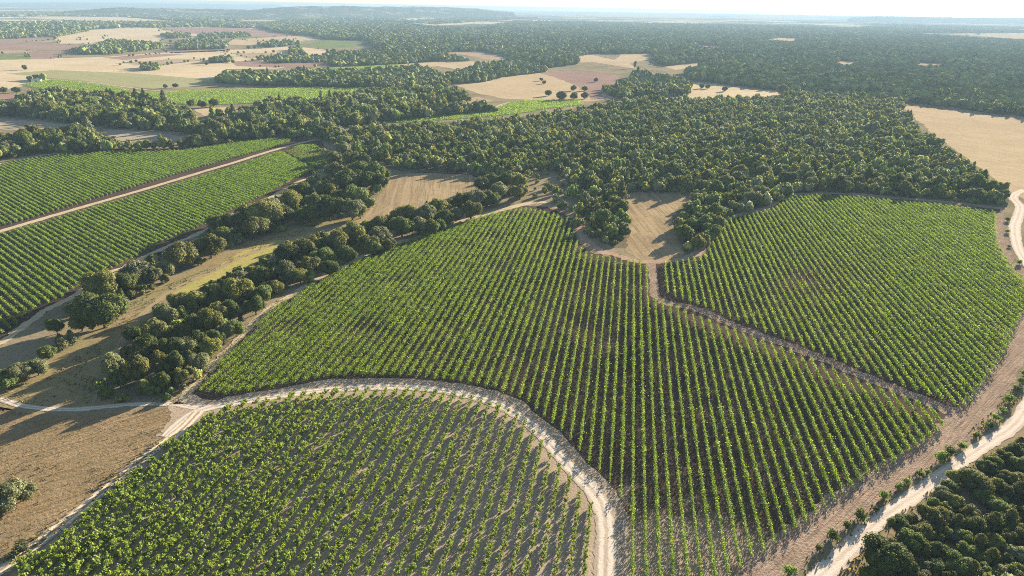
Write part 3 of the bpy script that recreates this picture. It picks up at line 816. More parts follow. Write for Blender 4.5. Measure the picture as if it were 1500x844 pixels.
for i in range(5):
    rr = np.random.default_rng(950 + i)
    q, t = crown(rr, 330, .26, int(rr.integers(3, 7)), rr.uniform(.7, 1.0))
    q = q + rr.normal(0, .10, (len(q), 1, 3)); q[..., 2] = np.clip(q[..., 2], .03, None); t = (t - [0, 0, .5]) * .7 + [0, 0, .42]
    me = fmesh('foliage', q, t, rr.random(len(q)), np.full(len(t), .3), core=True); me.materials.append(M['leafobj']); me.materials.append(M['coreobj']); SHRUBS.append(me)  # shrub core also toned darker, as painted inner shade
for i in range(4):
    me = fmesh('trunk', trunk_mesh(np.random.default_rng(970 + i))); me.materials.append(M['bark']); TRUNKS.append(me)
STEM = fmesh('stem', np.concatenate([tube([(0, 0, -.05), (.05, 0, .5), (.2, .1, .9)], [.05, .04, .02], 5), tube([(0, 0, -.05), (-.06, .03, .5), (-.2, -.1, .9)], [.05, .04, .02], 5)])); STEM.materials.append(M['bark'])

TINTS = [('dark green', (.098, .122, .036)), ('deep olive', (.160, .162, .050)), ('mid green', (.135, .172, .048)), ('grey-green', (.180, .190, .095)), ('yellowish green', (.225, .228, .062))]
TW = np.array([.30, .26, .20, .16, .08])
trees = []   # x, y, radius, height, species, zone, tint
def add_tree(xy, rad, h, sp, zone, tint):
    trees.append([xy[0], xy[1], rad, h, sp, zone, tint])
def px_tree(px, py, rpx, zone, sp=0, tint=None, hk=None):
    hk = hk if hk else (1.75 if sp == 0 else 2.6)
    z = 3.
    for _ in range(4):
        g = G(px, py, z); k = PR(g[None], z)[0, 2]; rad = rpx / k; z = rad * hk * .55
    add_tree(g, rad, rad * hk, sp, zone, int(rng.choice(5, p=TW)) if tint is None else tint)

BELT_L = Zs([(40,590,55),(110,540,65),(200,510,60),(20,560,45)], 0, 400) + Zs([(540,810,95),(735,735,85),(690,790,70),(830,750,60),(905,715,60),(980,640,95),(1150,590,85),(1220,540,70),(1200,470,65),(1310,460,60),(1390,490,75),(1450,420,90),(1340,410,60)], 0, 200) + \
    Zs([(90,400,80),(10,480,60),(190,335,65),(150,425,60),(250,295,60),(330,355,65),(290,420,60),(400,385,80),(390,280,65),(455,330,55),(525,395,70),(545,325,70),(570,405,50),(430,180,60),(500,235,75),(560,175,60),(595,235,65),(645,195,70),(685,245,55),(520,110,50),(585,130,50),(360,210,40),(615,360,40),(690,200,45),(480,60,45),(420,110,45),(380,80,30),(660,280,35)], 375, 200)
BELT_L2 = [(148,453,31,0,0),(110,452,14,0,2)]
BELT_M = Zs([(620,490,68),(760,520,70),(650,570,50),(800,400,70),(760,450,55),(850,310,75),(720,330,45),(910,222,65),(985,150,58),(1070,145,60),(860,195,40),(1000,220,40),(960,280,32),(930,325,40),(1170,150,50),(1150,255,70),(1065,265,55),(1200,205,55),(1260,190,55),(1290,85,80),(1400,175,60),(1440,105,60),(1370,110,50),(1240,310,50),(1295,300,48),(1090,355,60),(1030,395,55),(1150,405,60),(1100,490,50),(950,405,60),(960,485,55),(895,520,50),(1080,550,30),(985,560,45),(890,590,45),(1330,30,70),(1230,270,40),(1180,350,45),(1010,320,45),(870,460,45)], 0, 400) + \
    Zs([(30,760,65),(160,640,70),(165,735,65),(110,820,50),(270,600,70),(290,700,60),(370,660,65),(400,720,55),(450,570,65),(500,640,60),(380,590,45),(540,520,65),(600,490,45),(610,580,65),(670,470,55),(680,545,65),(730,590,45),(640,600,50),(800,490,65),(780,430,50),(850,420,60),(890,480,60),(930,420,60),(960,490,55),(1000,380,60),(1040,440,60),(1010,480,45),(1100,420,50),(1130,350,55),(1180,400,60),(1210,340,60),(1270,330,55),(1310,340,45),(1330,290,55),(1240,260,50),(1290,240,50),(480,530,40),(330,640,45),(240,760,50),(300,770,40),(1450,300,50),(1440,240,55),(1380,230,55)], 375, 200)
for a in BELT_L: px_tree(*a, 'L')
for a in BELT_L2: px_tree(a[0], a[1], a[2], 'L', a[3], a[4])
for a in Zs([(260,430,48),(305,290,50),(440,265,62),(500,280,38)], 0, 400): px_tree(*a, 'L', 0)
for a in Zs([(332,375,45),(388,350,42)], 0, 400): px_tree(*a, 'P', 1, 3, 2.3)
for a in BELT_M: px_tree(*a, 'M', 0, None, 2.5 if a[1] > 520 else 2.1 if a[1] > 450 else 1.75)
BIG = Zs([(740,735,115),(830,790,70)], 1100, 619)
BR = Zs([(815,560,65),(880,530,50),(1000,510,75),(960,570,60),(1095,350,50),(1050,390,55),(1120,430,55),(1090,400,40),(1230,310,75),(1290,240,60),(1340,220,55),(1200,270,45),(1410,190,55),(1460,150,55),(1480,110,40),(1410,150,35),(1380,300,50),(1440,310,60),(1490,230,60),(1350,340,50),(1290,400,55),(1420,390,55),(1480,370,60),(1310,430,50),(1380,470,60),(1140,540,50),(1080,520,45),(1200,490,60),(1240,560,60),(1340,540,65),(1430,520,60),(1490,490,60),(900,650,75),(960,700,50),(1020,700,60),(1010,620,50),(1060,600,45),(1130,620,50),(1190,640,55),(1180,700,55),(1260,650,55),(1340,660,60),(1420,640,60),(1480,600,60),(1330,730,55),(1400,740,50),(1470,720,60),(880,830,60),(960,790,50),(1040,790,55),(1150,780,70),(1220,800,60),(1300,820,60),(1380,820,55),(1450,810,60),(940,860,60),(1090,850,55),(1480,860,60),(1260,740,45)], 1100, 619)
for a in BIG: px_tree(*a, 'R', 0, 0)
for a in BR:
    px_tree(*a, 'R', 0, None, 1.6) if rng.random() > .12 else px_tree(*a, 'Q', 1, 1, 2.0)
for a in Zs([(15,400,105),(-60,430,90),(118,372,68)], 0, 619): px_tree(*a, 'E', 0, 3)

def fill(pts, spacing, rad, hk, zone, sp_mix=.08, jit=.38, clear=.75, zpx=0., prob=1., tone=None):
    """irregular planting over an outline (photo points), leaving out spots that are already taken"""
    poly = GP(pts, zpx)
    lo, hi = poly.min(0), poly.max(0)
    xs = np.arange(lo[0], hi[0], spacing); ys = np.arange(lo[1], hi[1], spacing * .87)
    X, Y = np.meshgrid(xs, ys); X = X + (np.arange(len(ys)) % 2)[:, None] * spacing / 2
    p = np.column_stack([X.ravel(), Y.ravel()]) + rng.normal(0, spacing * jit * .6, (X.size, 2))
    p = p[inpoly(p, poly)]
    p = p[rng.random(len(p)) < prob]
    if len(p) and len(trees):
        T = np.array([[t[0], t[1], t[2]] for t in trees])
        m = (T[:, 0] > lo[0] - 20) & (T[:, 0] < hi[0] + 20) & (T[:, 1] > lo[1] - 20) & (T[:, 1] < hi[1] + 20)
        T = T[m]
        if len(T):
            d = np.hypot(p[:, None, 0] - T[None, :, 0], p[:, None, 1] - T[None, :, 1]) - T[None, :, 2] * clear
            p = p[d.min(1) > 1.2]
    for x in p:
        rr = rad * np.clip(rng.normal(1, .26), .5, 1.6)
        sp = 1 if rng.random() < sp_mix else 0
        tw = TW if tone is None else tone
        if zone == 'W':
            nzv = math.sin(x[0] * .031 + 1.7 * math.sin(x[1] * .019)) + math.sin(x[1] * .041 + x[0] * .013)
            tw = np.array([.42, .22, .22, .12, .02]) if nzv < -.5 else np.array([.06, .34, .22, .26, .12]) if nzv > .55 else tw
            if rng.random() < .05: continue
        add_tree(x, rr * (.8 if sp else 1), rr * (hk if sp == 0 else hk * 1.3) * np.clip(rng.normal(1, .16), .6, 1.45), sp, zone, int(rng.choice(5, p=tw)))
W1 = [(480,206),(500,197),(560,188),(640,187),(720,181),(780,175),(850,164),(900,154),(950,149),(990,151),(1050,148),(1140,147),(1160,140),(1240,140),(1325,143),(1328,153),(1320,163),(1342,192),(1400,234),(1440,264),(1474,288),(1472,304),(1400,296),(1330,290),(1250,283),(1165,282),(1128,302),(1100,311),(1064,322),(1038,362),(1005,370),(990,345),(988,322),(1014,296),(1015,288),(950,281),(912,283),(912,302),(923,340),(920,362),(895,362),(868,340),(846,312),(838,288),(828,262),(800,250),(770,252),(730,262),(700,256),(690,252),(610,250),(568,244),(545,236),(515,225)]
fill(W1, 6.9, 3.6, 1.85, 'W', .05, tone=np.array([.2, .26, .24, .2, .1]))
fill([(715,285),(750,262),(790,246),(835,262),(848,300),(870,345),(890,365),(850,340),(830,312),(800,292),(760,292)], 9, 2.4, 1.6, 'W', .1, prob=.7)
fill([(140,592),(150,552),(190,505),(215,470),(262,440),(300,425),(345,402),(378,390),(437,356),(508,336),(572,322),(640,303),(700,286),(760,284),(722,300),(668,316),(562,350),(495,382),(428,420),(392,440),(340,485),(300,528),(275,562),(262,585),(200,590)], 4.8, 2.1, 1.6, 'M', .12, clear=.55)
fill([(60,480),(105,446),(165,410),(235,374),(310,340),(390,300),(445,272),(480,245),(500,225),(545,245),(560,270),(535,300),(500,322),(442,336),(400,345),(355,358),(300,388),(240,418),(200,440)], 5.5, 2.1, 1.6, 'L', .12, clear=.55, prob=.8)
fill([(1268,900),(1270,850),(1330,770),(1400,705),(1490,650),(1545,605),(1640,650),(1640,900)], 5.0, 2.3, 1.6, 'R', .1, clear=.55)
# woods behind the left vineyards and further off
fill([(35,146),(70,139),(110,140),(180,144),(215,151),(260,160),(285,173),(290,188),(332,194),(310,200),(280,197),(230,192),(200,190),(150,187),(110,182),(60,175),(10,171),(-40,170),(-40,160),(20,158)], 8, 5.2, 1.7, 'F')
fill([(-60,203),(40,203),(90,200),(115,192),(140,196),(150,208),(170,216),(260,216),(300,210),(335,210),(400,204),(330,212),(230,220),(60,225),(0,236),(-60,244)], 7.5, 4.8, 1.7, 'F')
fill([(345,180),(380,170),(440,172),(480,188),(500,200),(480,207),(440,203),(400,204),(340,207),(300,203),(310,190)], 8, 5.2, 1.7, 'F')
fill([(445,158),(480,151),(540,140),(600,132),(640,134),(680,142),(690,150),(640,152),(600,158),(590,164),(650,163),(720,158),(724,164),(650,170),(600,175),(560,180),(520,186),(480,188),(450,178)], 8, 5.4, 1.7, 'F')
fill([(330,112),(375,112),(430,109),(540,108),(600,103),(625,103),(660,120),(655,130),(600,131),(540,129),(450,127),(375,126),(318,122)], 8, 5, 1.7, 'F')
fill([(300,172),(345,166),(380,160),(400,150),(445,152),(455,168),(440,172),(420,168),(360,180)], 9, 5, 1.6, 'F', prob=.7)
fill([(655,113),(700,101),(740,94),(790,98),(800,106),(740,113),(710,120),(665,124)], 9, 5.4, 1.7, 'F')
fill([(884,136),(886,130),(906,131),(909,124),(922,122),(928,113),(950,110),(958,116),(976,115),(980,121),(1000,122),(1012,131),(1005,140),(985,141),(960,145),(930,142),(915,146),(895,143)], 9, 5.0, 1.75, 'F', prob=.85)
fill([(1230,148),(1280,140),(1310,145),(1340,150),(1390,156),(1440,165),(1500,171),(1560,178),(1560,150),(1500,140),(1420,130),(1380,130),(1350,138),(1300,142),(1240,140)], 9, 5.2, 1.6, 'F')
# farmland hedges and clumps
for pts, pr in (([(107,73),(144,69),(160,60),(186,62),(240,66),(235,72),(200,76),(165,80),(120,80)], .7), ([(258,63),(300,60),(335,66),(330,72),(260,74)], .8), ([(236,52),(275,50),(281,55),(250,57)], .9), ([(290,53),(360,49),(365,54),(300,58)], .9),
                ([(208,99),(233,98),(234,103),(209,104)], 1), ([(306,88),(340,87),(340,92),(310,93)], .9), ([(376,88),(400,85),(450,84),(480,84),(478,92),(430,92),(400,93)], .7), ([(375,66),(420,62),(440,65),(400,70)], .8), ([(424,73),(440,72),(443,80),(425,82)], 1),
                ([(480,80),(560,76),(640,82),(690,90),(640,90),(560,96),(485,98)], .9), ([(40,118),(60,115),(70,117),(50,121)], .8), ([(-40,45),(70,45),(90,50),(60,55),(-40,60)], .35), ([(40,52),(60,48),(130,46),(80,55)], .6)):
    fill(pts, 10, 5, 1.6, 'F', .05, prob=pr)
# pine forest over the plateau, coarser with distance
W7 = [(380,42),(420,29),(480,29),(600,37),(640,41),(700,43),(760,31),(850,27),(1000,28),(1100,34),(1200,41),(1300,48),(1420,58),(1500,61),(1580,65),(1580,172),(1500,168),(1440,163),(1390,157),(1330,150),(1310,138),(1250,134),(1180,135),(1140,133),(1100,128),(1050,122),(1015,118),(1000,110),(1045,96),(1040,90),(975,97),(962,92),(955,78),(905,79),(865,79),(845,83),(845,95),(800,100),(770,95),(740,90),(760,86),(708,75),(660,76),(640,82),(600,82),(560,80),(540,60),(480,58),(460,54),(410,48)]
ring = [(0, 1300, 8.5, 5.2), (1300, 1900, 11, 6.4), (1900, 2900, 15, 8.6), (2900, 4200, 22, 12.5), (4200, 6500, 32, 18)]
far_trees = []
def far_fill(pts, zone_ring=ring, prob=1.):
    poly = GP(pts)
    for d0, d1, sp, rad in zone_ring:
        lo, hi = poly.min(0), poly.max(0)
        lo = np.maximum(lo, [-d1, d0 * .5]); hi = np.minimum(hi, [d1, d1])
        if (hi <= lo).any(): continue
        xs = np.arange(lo[0], hi[0], sp); ys = np.arange(lo[1], hi[1], sp * .87)
        X, Y = np.meshgrid(xs, ys); X = X + (np.arange(len(ys)) % 2)[:, None] * sp / 2
        p = np.column_stack([X.ravel(), Y.ravel()]) + rng.normal(0, sp * .25, (X.size, 2))
        dd = np.hypot(p[:, 0], p[:, 1])
        p = p[(dd >= d0) & (dd < d1) & inpoly(p, poly) & (rng.random(len(p)) < prob)]
        for _m, op in OPEN:
            og = GP(op); p = p[~inpoly(p, og)]
        k = PR(p); p = p[(k[:, 0] > -60) & (k[:, 0] < 1560)]
        for x in p:
            rr = rad * np.clip(rng.normal(1, .2), .6, 1.5)
            far_trees.append((x[0], x[1], rr, min(rr * 1.75, 15) * np.clip(rng.normal(1, .13), .7, 1.4), int(rng.choice(5, p=[.34, .26, .2, .15, .05]))))
far_fill(W7)
for mt, pts in FF:
    g = GP(pts)
    if max(p[0] for p in pts) > 520 or max(p[1] for p in pts) > 104: continue
    for i in range(len(g)):
        a, b = g[i], g[(i + 1) % len(g)]
        L = np.hypot(*(b - a)); run = rng.random() < .55
        for t in np.arange(0, L, 9):
            if rng.random() < (.22 if run else .04):
                p = a + (b - a) * t / L + rng.normal(0, 4, 2); rr = rng.uniform(1.8, 4)
                far_trees.append((p[0], p[1], rr, rr * rng.uniform(1.3, 1.9), int(rng.choice(5, p=[.34, .26, .2, .15, .05]))))
for pts, pr in (([(-60,36),(0,34),(100,33),(230,34),(300,35),(380,36),(420,33),(400,42),(300,40),(240,41),(180,41),(100,45),(0,46),(-60,47)], .5), ([(-60,20),(60,18),(200,23),(330,24),(380,28),(300,34),(180,25),(60,24),(-60,26)], .9), ([(1190,44),(1300,40),(1420,43),(1560,47),(1560,48),(1380,49),(1300,47)], .8),
                ([(780,18),(900,15),(1100,20),(1300,30),(1500,34),(1560,36),(1560,44),(1380,40),(1240,35),(1100,24),(900,19)], .6), ([(420,24),(560,24),(600,31),(690,26),(760,21),(840,19),(840,23),(720,31),(640,36),(600,34),(480,27)], .5)):
    far_fill(pts, [(1300, 2900, 17, 8), (2900, 5000, 26, 12), (5000, 9000, 45, 24)], pr)
print('trees', len(trees), 'far', len(far_trees))

# lone trees on the far fields (photo pixel of the crown, radius px, label)
LONE = [(35.5,98.5,5,'lone round tree on the pale stubble at the edge of the field'),(23,131,6,'dark round tree beside the dirt bank, right of a near twin'),(4,131,6,'dark round tree by the plowed field, left one of a pair'),
 (242,126,4,'small tree at the lower edge of the dull green vineyard'),(257,125,4.2,'small upright tree at the tip of the dull green vineyard'),(365,171,16,'largest round oak, standing behind the left vineyards'),(279,150,7,'round tree at the lower edge of the far vineyard strip'),(312,150,8,'broad round tree on the edge of the far vineyard strip'),(295,152,7,'middle round tree under the far vineyard strip'),
 (793,116,3.2,'small tree on the stubble above a shadow line'),(797,120,3.6,'small round tree just right of a smaller one on the stubble'),(804,136,5.8,'round tree alone on the stubble field'),(823,139,9,'wide dark tree heading a clump on the stubble'),(840,129,5.2,'round tree where stubble meets plowed land'),(857,129,5.2,'round tree on the lower plowed corner'),(841,140,7,'tree in the middle of the stubble clump'),(857,140,6.5,'tree ending the clump by the plowed land'),
 (873,117,4,'brownish lone tree in the plowed field'),(1028,126,4.5,'round tree on the tan field, left of its twin'),(1037,126.5,4.5,'round tree on the tan field touching its twin'),(1062,130,5,'lone round tree in the middle of the tan field'),(1148,131,9.5,'big pale green round tree at the tan field end'),(1328,130,4.5,'dark round tree on the small pale clearing'),(930,97,3.5,'slim poplar beside the pale forest clearing'),
 (175.5,94,2,'tiny dark tree alone in the wide stubble'),(401,75,2.6,'lone round tree on the pale field below the plowed slope'),(250,60,2.6,'tall dark tree on the pale slope'),(233,44.5,2,'tiny tree at the top of the plowed slope'),(80,56,2.2,'small tree on the tan slope among the far fields'),(302,93,3,'reddish small tree left of a field clump'),(341,90,3,'reddish small tree right of a field clump'),(364,69,3,'round tree, left of two beside the pale strip'),(373,69,3,'round tree, right of two beside the pale strip')]

# --- which trees become objects: the largest in the picture
T = np.array([[t[0], t[1], t[2], t[3], t[4], t[6]] for t in trees])
PX = PR(T[:, :2], T[:, 3] * .55)
size = PX[:, 2] * T[:, 2]
inside = (PX[:, 0] > -size * .5) & (PX[:, 0] < 1500 + size * .5) & (PX[:, 1] < 844 + size * .4)
def pick(mask, n):
    i = np.where(mask)[0]
    return i[np.argsort(-size[i])][:n]
oak_ix = pick(inside & (T[:, 4] == 0), 262)
pine_ix = pick(inside & (T[:, 4] == 1), 45)
objset = set(oak_ix) | set(pine_ix)
zone_of = [t[5] for t in trees]
ROAD = smooth(GP([(1500,600),(1484,624),(1447,649),(1401,681),(1359,712),(1313,744),(1273,775),(1247,801),(1212,834)]))
JUNC = G(262, 592); LTR = G(20, 590); CLR = G(955, 330)
ZN = {'L': ('up the belt under the left vineyards', lambda p: np.hypot(*(p - LTR))),
      'P': ('up the belt under the left vineyards', lambda p: np.hypot(*(p - LTR))),
      'M': ('up the belt beside the central block', lambda p: np.hypot(*(p - JUNC))),
      'R': ('nearest the gravel road', lambda p: np.hypot(*(ROAD - p).T).min()),
      'Q': ('nearest the gravel road', lambda p: np.hypot(*(ROAD - p).T).min()),
      'E': ('nearest the two-rut track on the dry grass', lambda p: np.hypot(*(p - G(51, 800)))),
      'W': ('nearest the mown clearing in the main wood', lambda p: np.hypot(*(p - CLR))),
      'F': ('behind the left vineyards', lambda p: np.hypot(*(p - G(267, 222))))}
GRP = {'L': 'trees in the belt under the left vineyards', 'M': 'trees in the belt beside the central vineyard', 'R': 'trees of the wood beside the gravel road', 'E': 'grey-green bushes on the dry grass', 'W': 'trees of the main wood', 'F': 'trees of the wood behind the left vineyards'}
GRP['P'] = GRP['L']; GRP['Q'] = GRP['R']
def place_tree(kind, xy, rad, h, tint, lab, cat, group, crowns, unit_h, jit=.14, dim=1.):
    e = bpy.data.objects.new(kind, None); COL.objects.link(e); e.empty_display_size = 1
    e.location = (xy[0], xy[1], 0); e.rotation_euler = (0, 0, rng.uniform(0, 6.28))
    e['label'] = lab; e['category'] = cat
    if group: e['group'] = group
    c = bpy.data.objects.new('crown', crowns[int(rng.integers(len(crowns)))]); COL.objects.link(c); c.parent = e
    lift = h * (.02 if kind == 'lone_tree' else .10)
    c.location = (0, 0, lift)
    sx = rad * rng.uniform(.92, 1.1)
    if kind == 'lone_tree': sx *= 1.15
    c.scale = (sx, rad * rng.uniform(.85, 1.15), (h - lift) / unit_h)
    col = np.array(tint) * np.clip(rng.normal(1, jit), .7, 1.4) * dim
    c.color = (*col, 1)
    t = bpy.data.objects.new('trunk', TRUNKS[int(rng.integers(4))]); COL.objects.link(t); t.parent = e
    t.scale = (rad, rad, h * .72)
    return e
for ids, sp in ((oak_ix, 0), (pine_ix, 1)):
    zs = {}
    for i in ids: zs.setdefault({'P': 'L', 'Q': 'R'}.get(zone_of[i], zone_of[i]), []).append(i)
    for z, li in zs.items():
        fn = ZN[z][1]
        li.sort(key=lambda i: fn(T[i, :2]))
        for k, i in enumerate(li):
            tn, tc = TINTS[int(T[i, 5])]
            kind = ('oak_tree', 'pine_tree')[sp]
            nm = ('oak', 'pine')[sp]
            lab = f'{tn} {nm}, {ordinal(k + 1)} {nm} {ZN[z][0]}'
            place_tree(kind, T[i, :2], T[i, 2], T[i, 3], tc, lab, ('oak tree', 'pine tree')[sp], GRP[z], OAKS if sp == 0 else PINES, 1.42 if sp == 0 else 2.05, dim=.95 if z == 'W' else (.80 if z == 'R' else .90))
for px, py, rp, lab in LONE:
    z = 3.
    for _ in range(4):
        g = G(px, py, z); k = PR(g[None], z)[0, 2]; rad = .86 * rp / k; z = rad * .9
    slim = 'poplar' in lab
    tint = TINTS[3][1] if 'pale' in lab.split(' on ')[0] and 'big' in lab else (.075, .06, .03) if 'brownish' in lab or 'reddish' in lab else TINTS[0][1]
    place_tree('lone_tree', g, rad * (.7 if slim else 1), rad * (3.6 if slim else 1.75), tint, lab, 'tree', None, OAKS, 1.42)

# --- the remaining wood: one object near, one far
def lod(r, kind):
    if kind == 1:
        q, t = crown(r, 90, .28, int(r.integers(3, 6)), r.uniform(.75, 1.0), core_sub=1)
    elif kind == 2:
        q, t = crown(r, 14, .5, 1, .9, core=False)
        v, f = ICO[1]
        s = 1 + r.normal(0, .13, (len(v), 1))
        t = (v * s * np.array([.95, .95, .72]) + np.array([0, 0, .65]))[f]
    elif kind == 4:
        q, t = cone_crown(r, 110, .34)
    else:
        q = np.zeros((0, 4, 3))
        v, f = ICO[0]
        s = 1 + r.normal(0, .16, (len(v), 1))
        t = (v * s * np.array([1, 1, .75]) + np.array([0, 0, .6]))[f]
    return q, t
LOD = {k: [lod(np.random.default_rng(k * 50 + i), k) for i in range(6)] for k in (1, 2, 3, 4)}
def merged(name, items, label, cat):
    """items: x, y, radius, height, tint index, lod"""
    it = np.array(items, float)
    Q, Tt, qv, tv, qc, tc = [], [], [], [], [], []
    tints = np.array([t[1] for t in TINTS])
    pr = rng.integers(0, 6, len(it)); an = rng.uniform(0, 6.28, len(it)); br = np.clip(rng.normal(1, .26, len(it)), .5, 1.8)
    for k in LOD:
        for p in range(6):
            s = np.where((it[:, 5] == k) & (pr == p))[0]
            if not len(s): continue
            q, t = LOD[k][p]
            uh = 2.05 if k == 4 else 1.42
            ca, sa = np.cos(an[s]), np.sin(an[s])
            def inst(a):
                x = a[None, ..., 0] * ca[:, None, None] - a[None, ..., 1] * sa[:, None, None]
                y = a[None, ..., 0] * sa[:, None, None] + a[None, ..., 1] * ca[:, None, None]
                z = np.broadcast_to(a[None, ..., 2], x.shape)
                R = it[s, 2][:, None, None]
                return np.stack([x * R + it[s, 0][:, None, None], y * R + it[s, 1][:, None, None], z * (it[s, 3] / uh)[:, None, None]], -1).reshape(-1, a.shape[1], 3).astype(np.float32)
            col = tints[it[s, 4].astype(int)] * br[s][:, None]
            if len(q):
                Q.append(inst(q)); qv.append(rng.random(len(s) * len(q))); qc.append(np.repeat(col, len(q), 0))
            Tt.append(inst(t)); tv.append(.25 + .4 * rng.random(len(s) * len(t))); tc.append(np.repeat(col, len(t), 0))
    Q = np.concatenate(Q) if Q else None
    me = fmesh(name, Q, np.concatenate(Tt), np.concatenate(qv) if qv else None, np.concatenate(tv), np.concatenate(qc) if qc else None, np.concatenate(tc), core=True)
    me.materials.append(M['leaftint'] if qc else M['coretint']); me.materials.append(M['coretint'])
    print(name, len(it), len(me.polygons))
    return link(name, me, M['leaftint'], kind='stuff', label=label, category=cat)
near_items = []
for i in range(len(T)):
    if i in objset: continue
    if PX[i, 0] < -150 or PX[i, 0] > 1650: continue
    d = math.hypot(T[i, 0], T[i, 1])
    near_items.append((T[i, 0], T[i, 1], T[i, 2], T[i, 3], T[i, 5] if T[i, 4] == 0 else T[i, 5] % 2 * 2, 4 if T[i, 4] == 1 else 1 if d < 1150 else 2))
merged('woodland', near_items, 'dense oak woodland covering the slopes behind the vineyards', 'woodland')
M['leaffar'] = leaf_mat('far_leaves', 'tint', trans=.1)
far_items = [(x, y, rr, h, t, 2 if math.hypot(x, y) < 1700 else 3) for x, y, rr, h, t in far_trees]
merged('distant_woodland', far_items, 'blue-green forest fading into haze over the far plateau', 'forest')

# ------------------------------------------------------------------ shrubs along the gravel road and tracks
SH = Zs([(215,815,35),(370,690,30),(455,620,40),(530,560,40),(605,510,35),(690,470,28),(735,395,38),(810,350,30),(860,320,25),(930,275,30),(970,270,22),(1050,190,40),(1100,165,35),(1160,118,38),(1240,62,28),(1310,10,28)], 1100, 619) + Zs([(1350,790,28),(1320,835,24),(1388,745,30),(1420,690,34),(1465,625,28),(1482,590,25),(1505,545,25)], 1100, 400) + Zs([(1412,455,16),(1408,520,14),(1420,600,16),(1478,690,18)], 1100, 200)
SH = [(x, y, r * 1.0) for x, y, r in SH]
sh = []
for x, y, rp in SH:
    z = .8
    for _ in range(3):
        g = G(x, y, z); rad = rp / PR(g[None], z)[0, 2]; z = rad * .7
    sh.append((g, rad))
sh.sort(key=lambda a: a[0][1])
def place_shrub(g, rad, h, col, lab, group):
    e = bpy.data.objects.new('shrub', None); COL.objects.link(e); e.location = (g[0], g[1], 0); e.rotation_euler = (0, 0, rng.uniform(0, 6.28))
    e['label'] = lab; e['category'] = 'shrub'
    if group: e['group'] = group
    f = bpy.data.objects.new('foliage', SHRUBS[int(rng.integers(5))]); COL.objects.link(f); f.parent = e
    f.location = (0, 0, .08 * h); f.scale = (rad, rad * rng.uniform(.85, 1.1), h / 1.42); f.color = (*col, 1)
    s = bpy.data.objects.new('stem', STEM); COL.objects.link(s); s.parent = e; s.scale = (rad, rad, h * .7)
for k, (g, rad) in enumerate(sh):
    bright = rng.random() < .7
    rad *= rng.uniform(.65, 1.05); place_shrub(g, rad, rad * rng.uniform(1.1, 1.9), (.16, .23, .045) if bright else (.09, .12, .035), f"{'bright' if bright else 'dull'} green shrub, {ordinal(k + 1)} up the verge of the gravel road", 'shrubs on the verge of the gravel road')
for x, y, rp, lab in ((29, 803, 13, 'feathery dark shrub beside the two-rut track at the photo edge'), (20, 812, 9, 'small dull shrub left of the feathery one by the two-rut track')):
    g = G(x, y, 1.2); place_shrub(g, rp / PR(g[None], 1)[0, 2], 2.2, (.06, .075, .035), lab, None)

# ------------------------------------------------------------------ dry grass tufts on verges and banks
def tufts(specs):
    C, colr, H = [], [], []
    for pts, per, cols, h in specs:
        poly = GP(pts); lo, hi = poly.min(0), poly.max(0)
        n = int((hi - lo).prod() * per)
        p = rng.uniform(lo, hi, (n, 2)); p = p[inpoly(p, poly)]
        k = np.sin(p[:, 0] * .23 + 1.3 * np.sin(p[:, 1] * .17)) + np.sin(p[:, 1] * .31 + p[:, 0] * .11)
        p = p[rng.random(len(p)) < np.clip(.5 + .35 * k, .08, 1)]
        C.append(p); c = np.array(cols)[rng.integers(0, len(cols), len(p))]; colr.append(c * rng.uniform(.7, 1.2, (len(p), 1))); H.append(np.full(len(p), h) * rng.uniform(.5, 1.4, len(p)))
    C = np.concatenate(C); colr = np.concatenate(colr); H = np.concatenate(H); n = len(C)
    T3, cc = [], []
    for j in range(3):
        a = rng.uniform(0, 6.28, n); wd = H * .45
        b = np.column_stack([np.cos(a), np.sin(a)]) * wd[:, None]
        tip = C + rng.normal(0, 1, (n, 2)) * (H * .35)[:, None]
        T3.append(np.stack([np.column_stack([C - b, np.full(n, .0)]), np.column_stack([C + b, np.full(n, .0)]), np.column_stack([tip, H])], 1)); cc.append(colr)
    t = np.concatenate(T3); c = np.concatenate(cc)
    return fmesh('dry_grass', None, t, None, rng.random(len(t)), None, c)
STR = [(.30, .22, .11), (.24, .18, .085), (.20, .18, .07), (.34, .26, .14)]
GRN = [(.20, .19, .06), (.15, .16, .05), (.25, .21, .09)]
gm = tufts([
    ([(0,600),(107,612),(250,600),(240,640),(170,700),(100,755),(0,830),(-60,860),(-60,600)], .55, STR, .30),
    ([(60,780),(150,705),(225,650),(240,640),(235,660),(180,705),(120,752),(50,806),(0,840),(0,815)], 2.0, GRN + STR, .5),
    ([(1500,640),(1440,668),(1380,706),(1310,757),(1262,800),(1225,840),(1262,850),(1300,780),(1380,722),(1450,675),(1510,640)], 1.6, STR, .5),
    ([(1490,560),(1455,600),(1390,655),(1310,715),(1230,775),(1150,844),(1190,844),(1250,785),(1320,728),(1400,668),(1475,610),(1500,580)], 1.2, STR + GRN, .5),
    ([(0,575),(60,560),(110,520),(150,500),(140,560),(150,588),(60,598),(0,583)], .8, STR + GRN, .5),
    ([(150,470),(230,424),(300,395),(355,362),(440,336),(440,346),(355,376),(300,405),(230,440),(160,500)], .5, GRN, .5),
    ([(255,575),(300,540),(350,490),(400,446),(430,425),(440,425),(395,456),(345,505),(300,555),(275,580)], 1.2, STR, .45),
    ([(200,590),(250,575),(275,585),(260,592),(200,596)], 1.2, STR + GRN, .45),
])
link('dry_grass', gm, M['grass'], kind='stuff', label='tufts of dry grass on the verges and banks', category='grass')

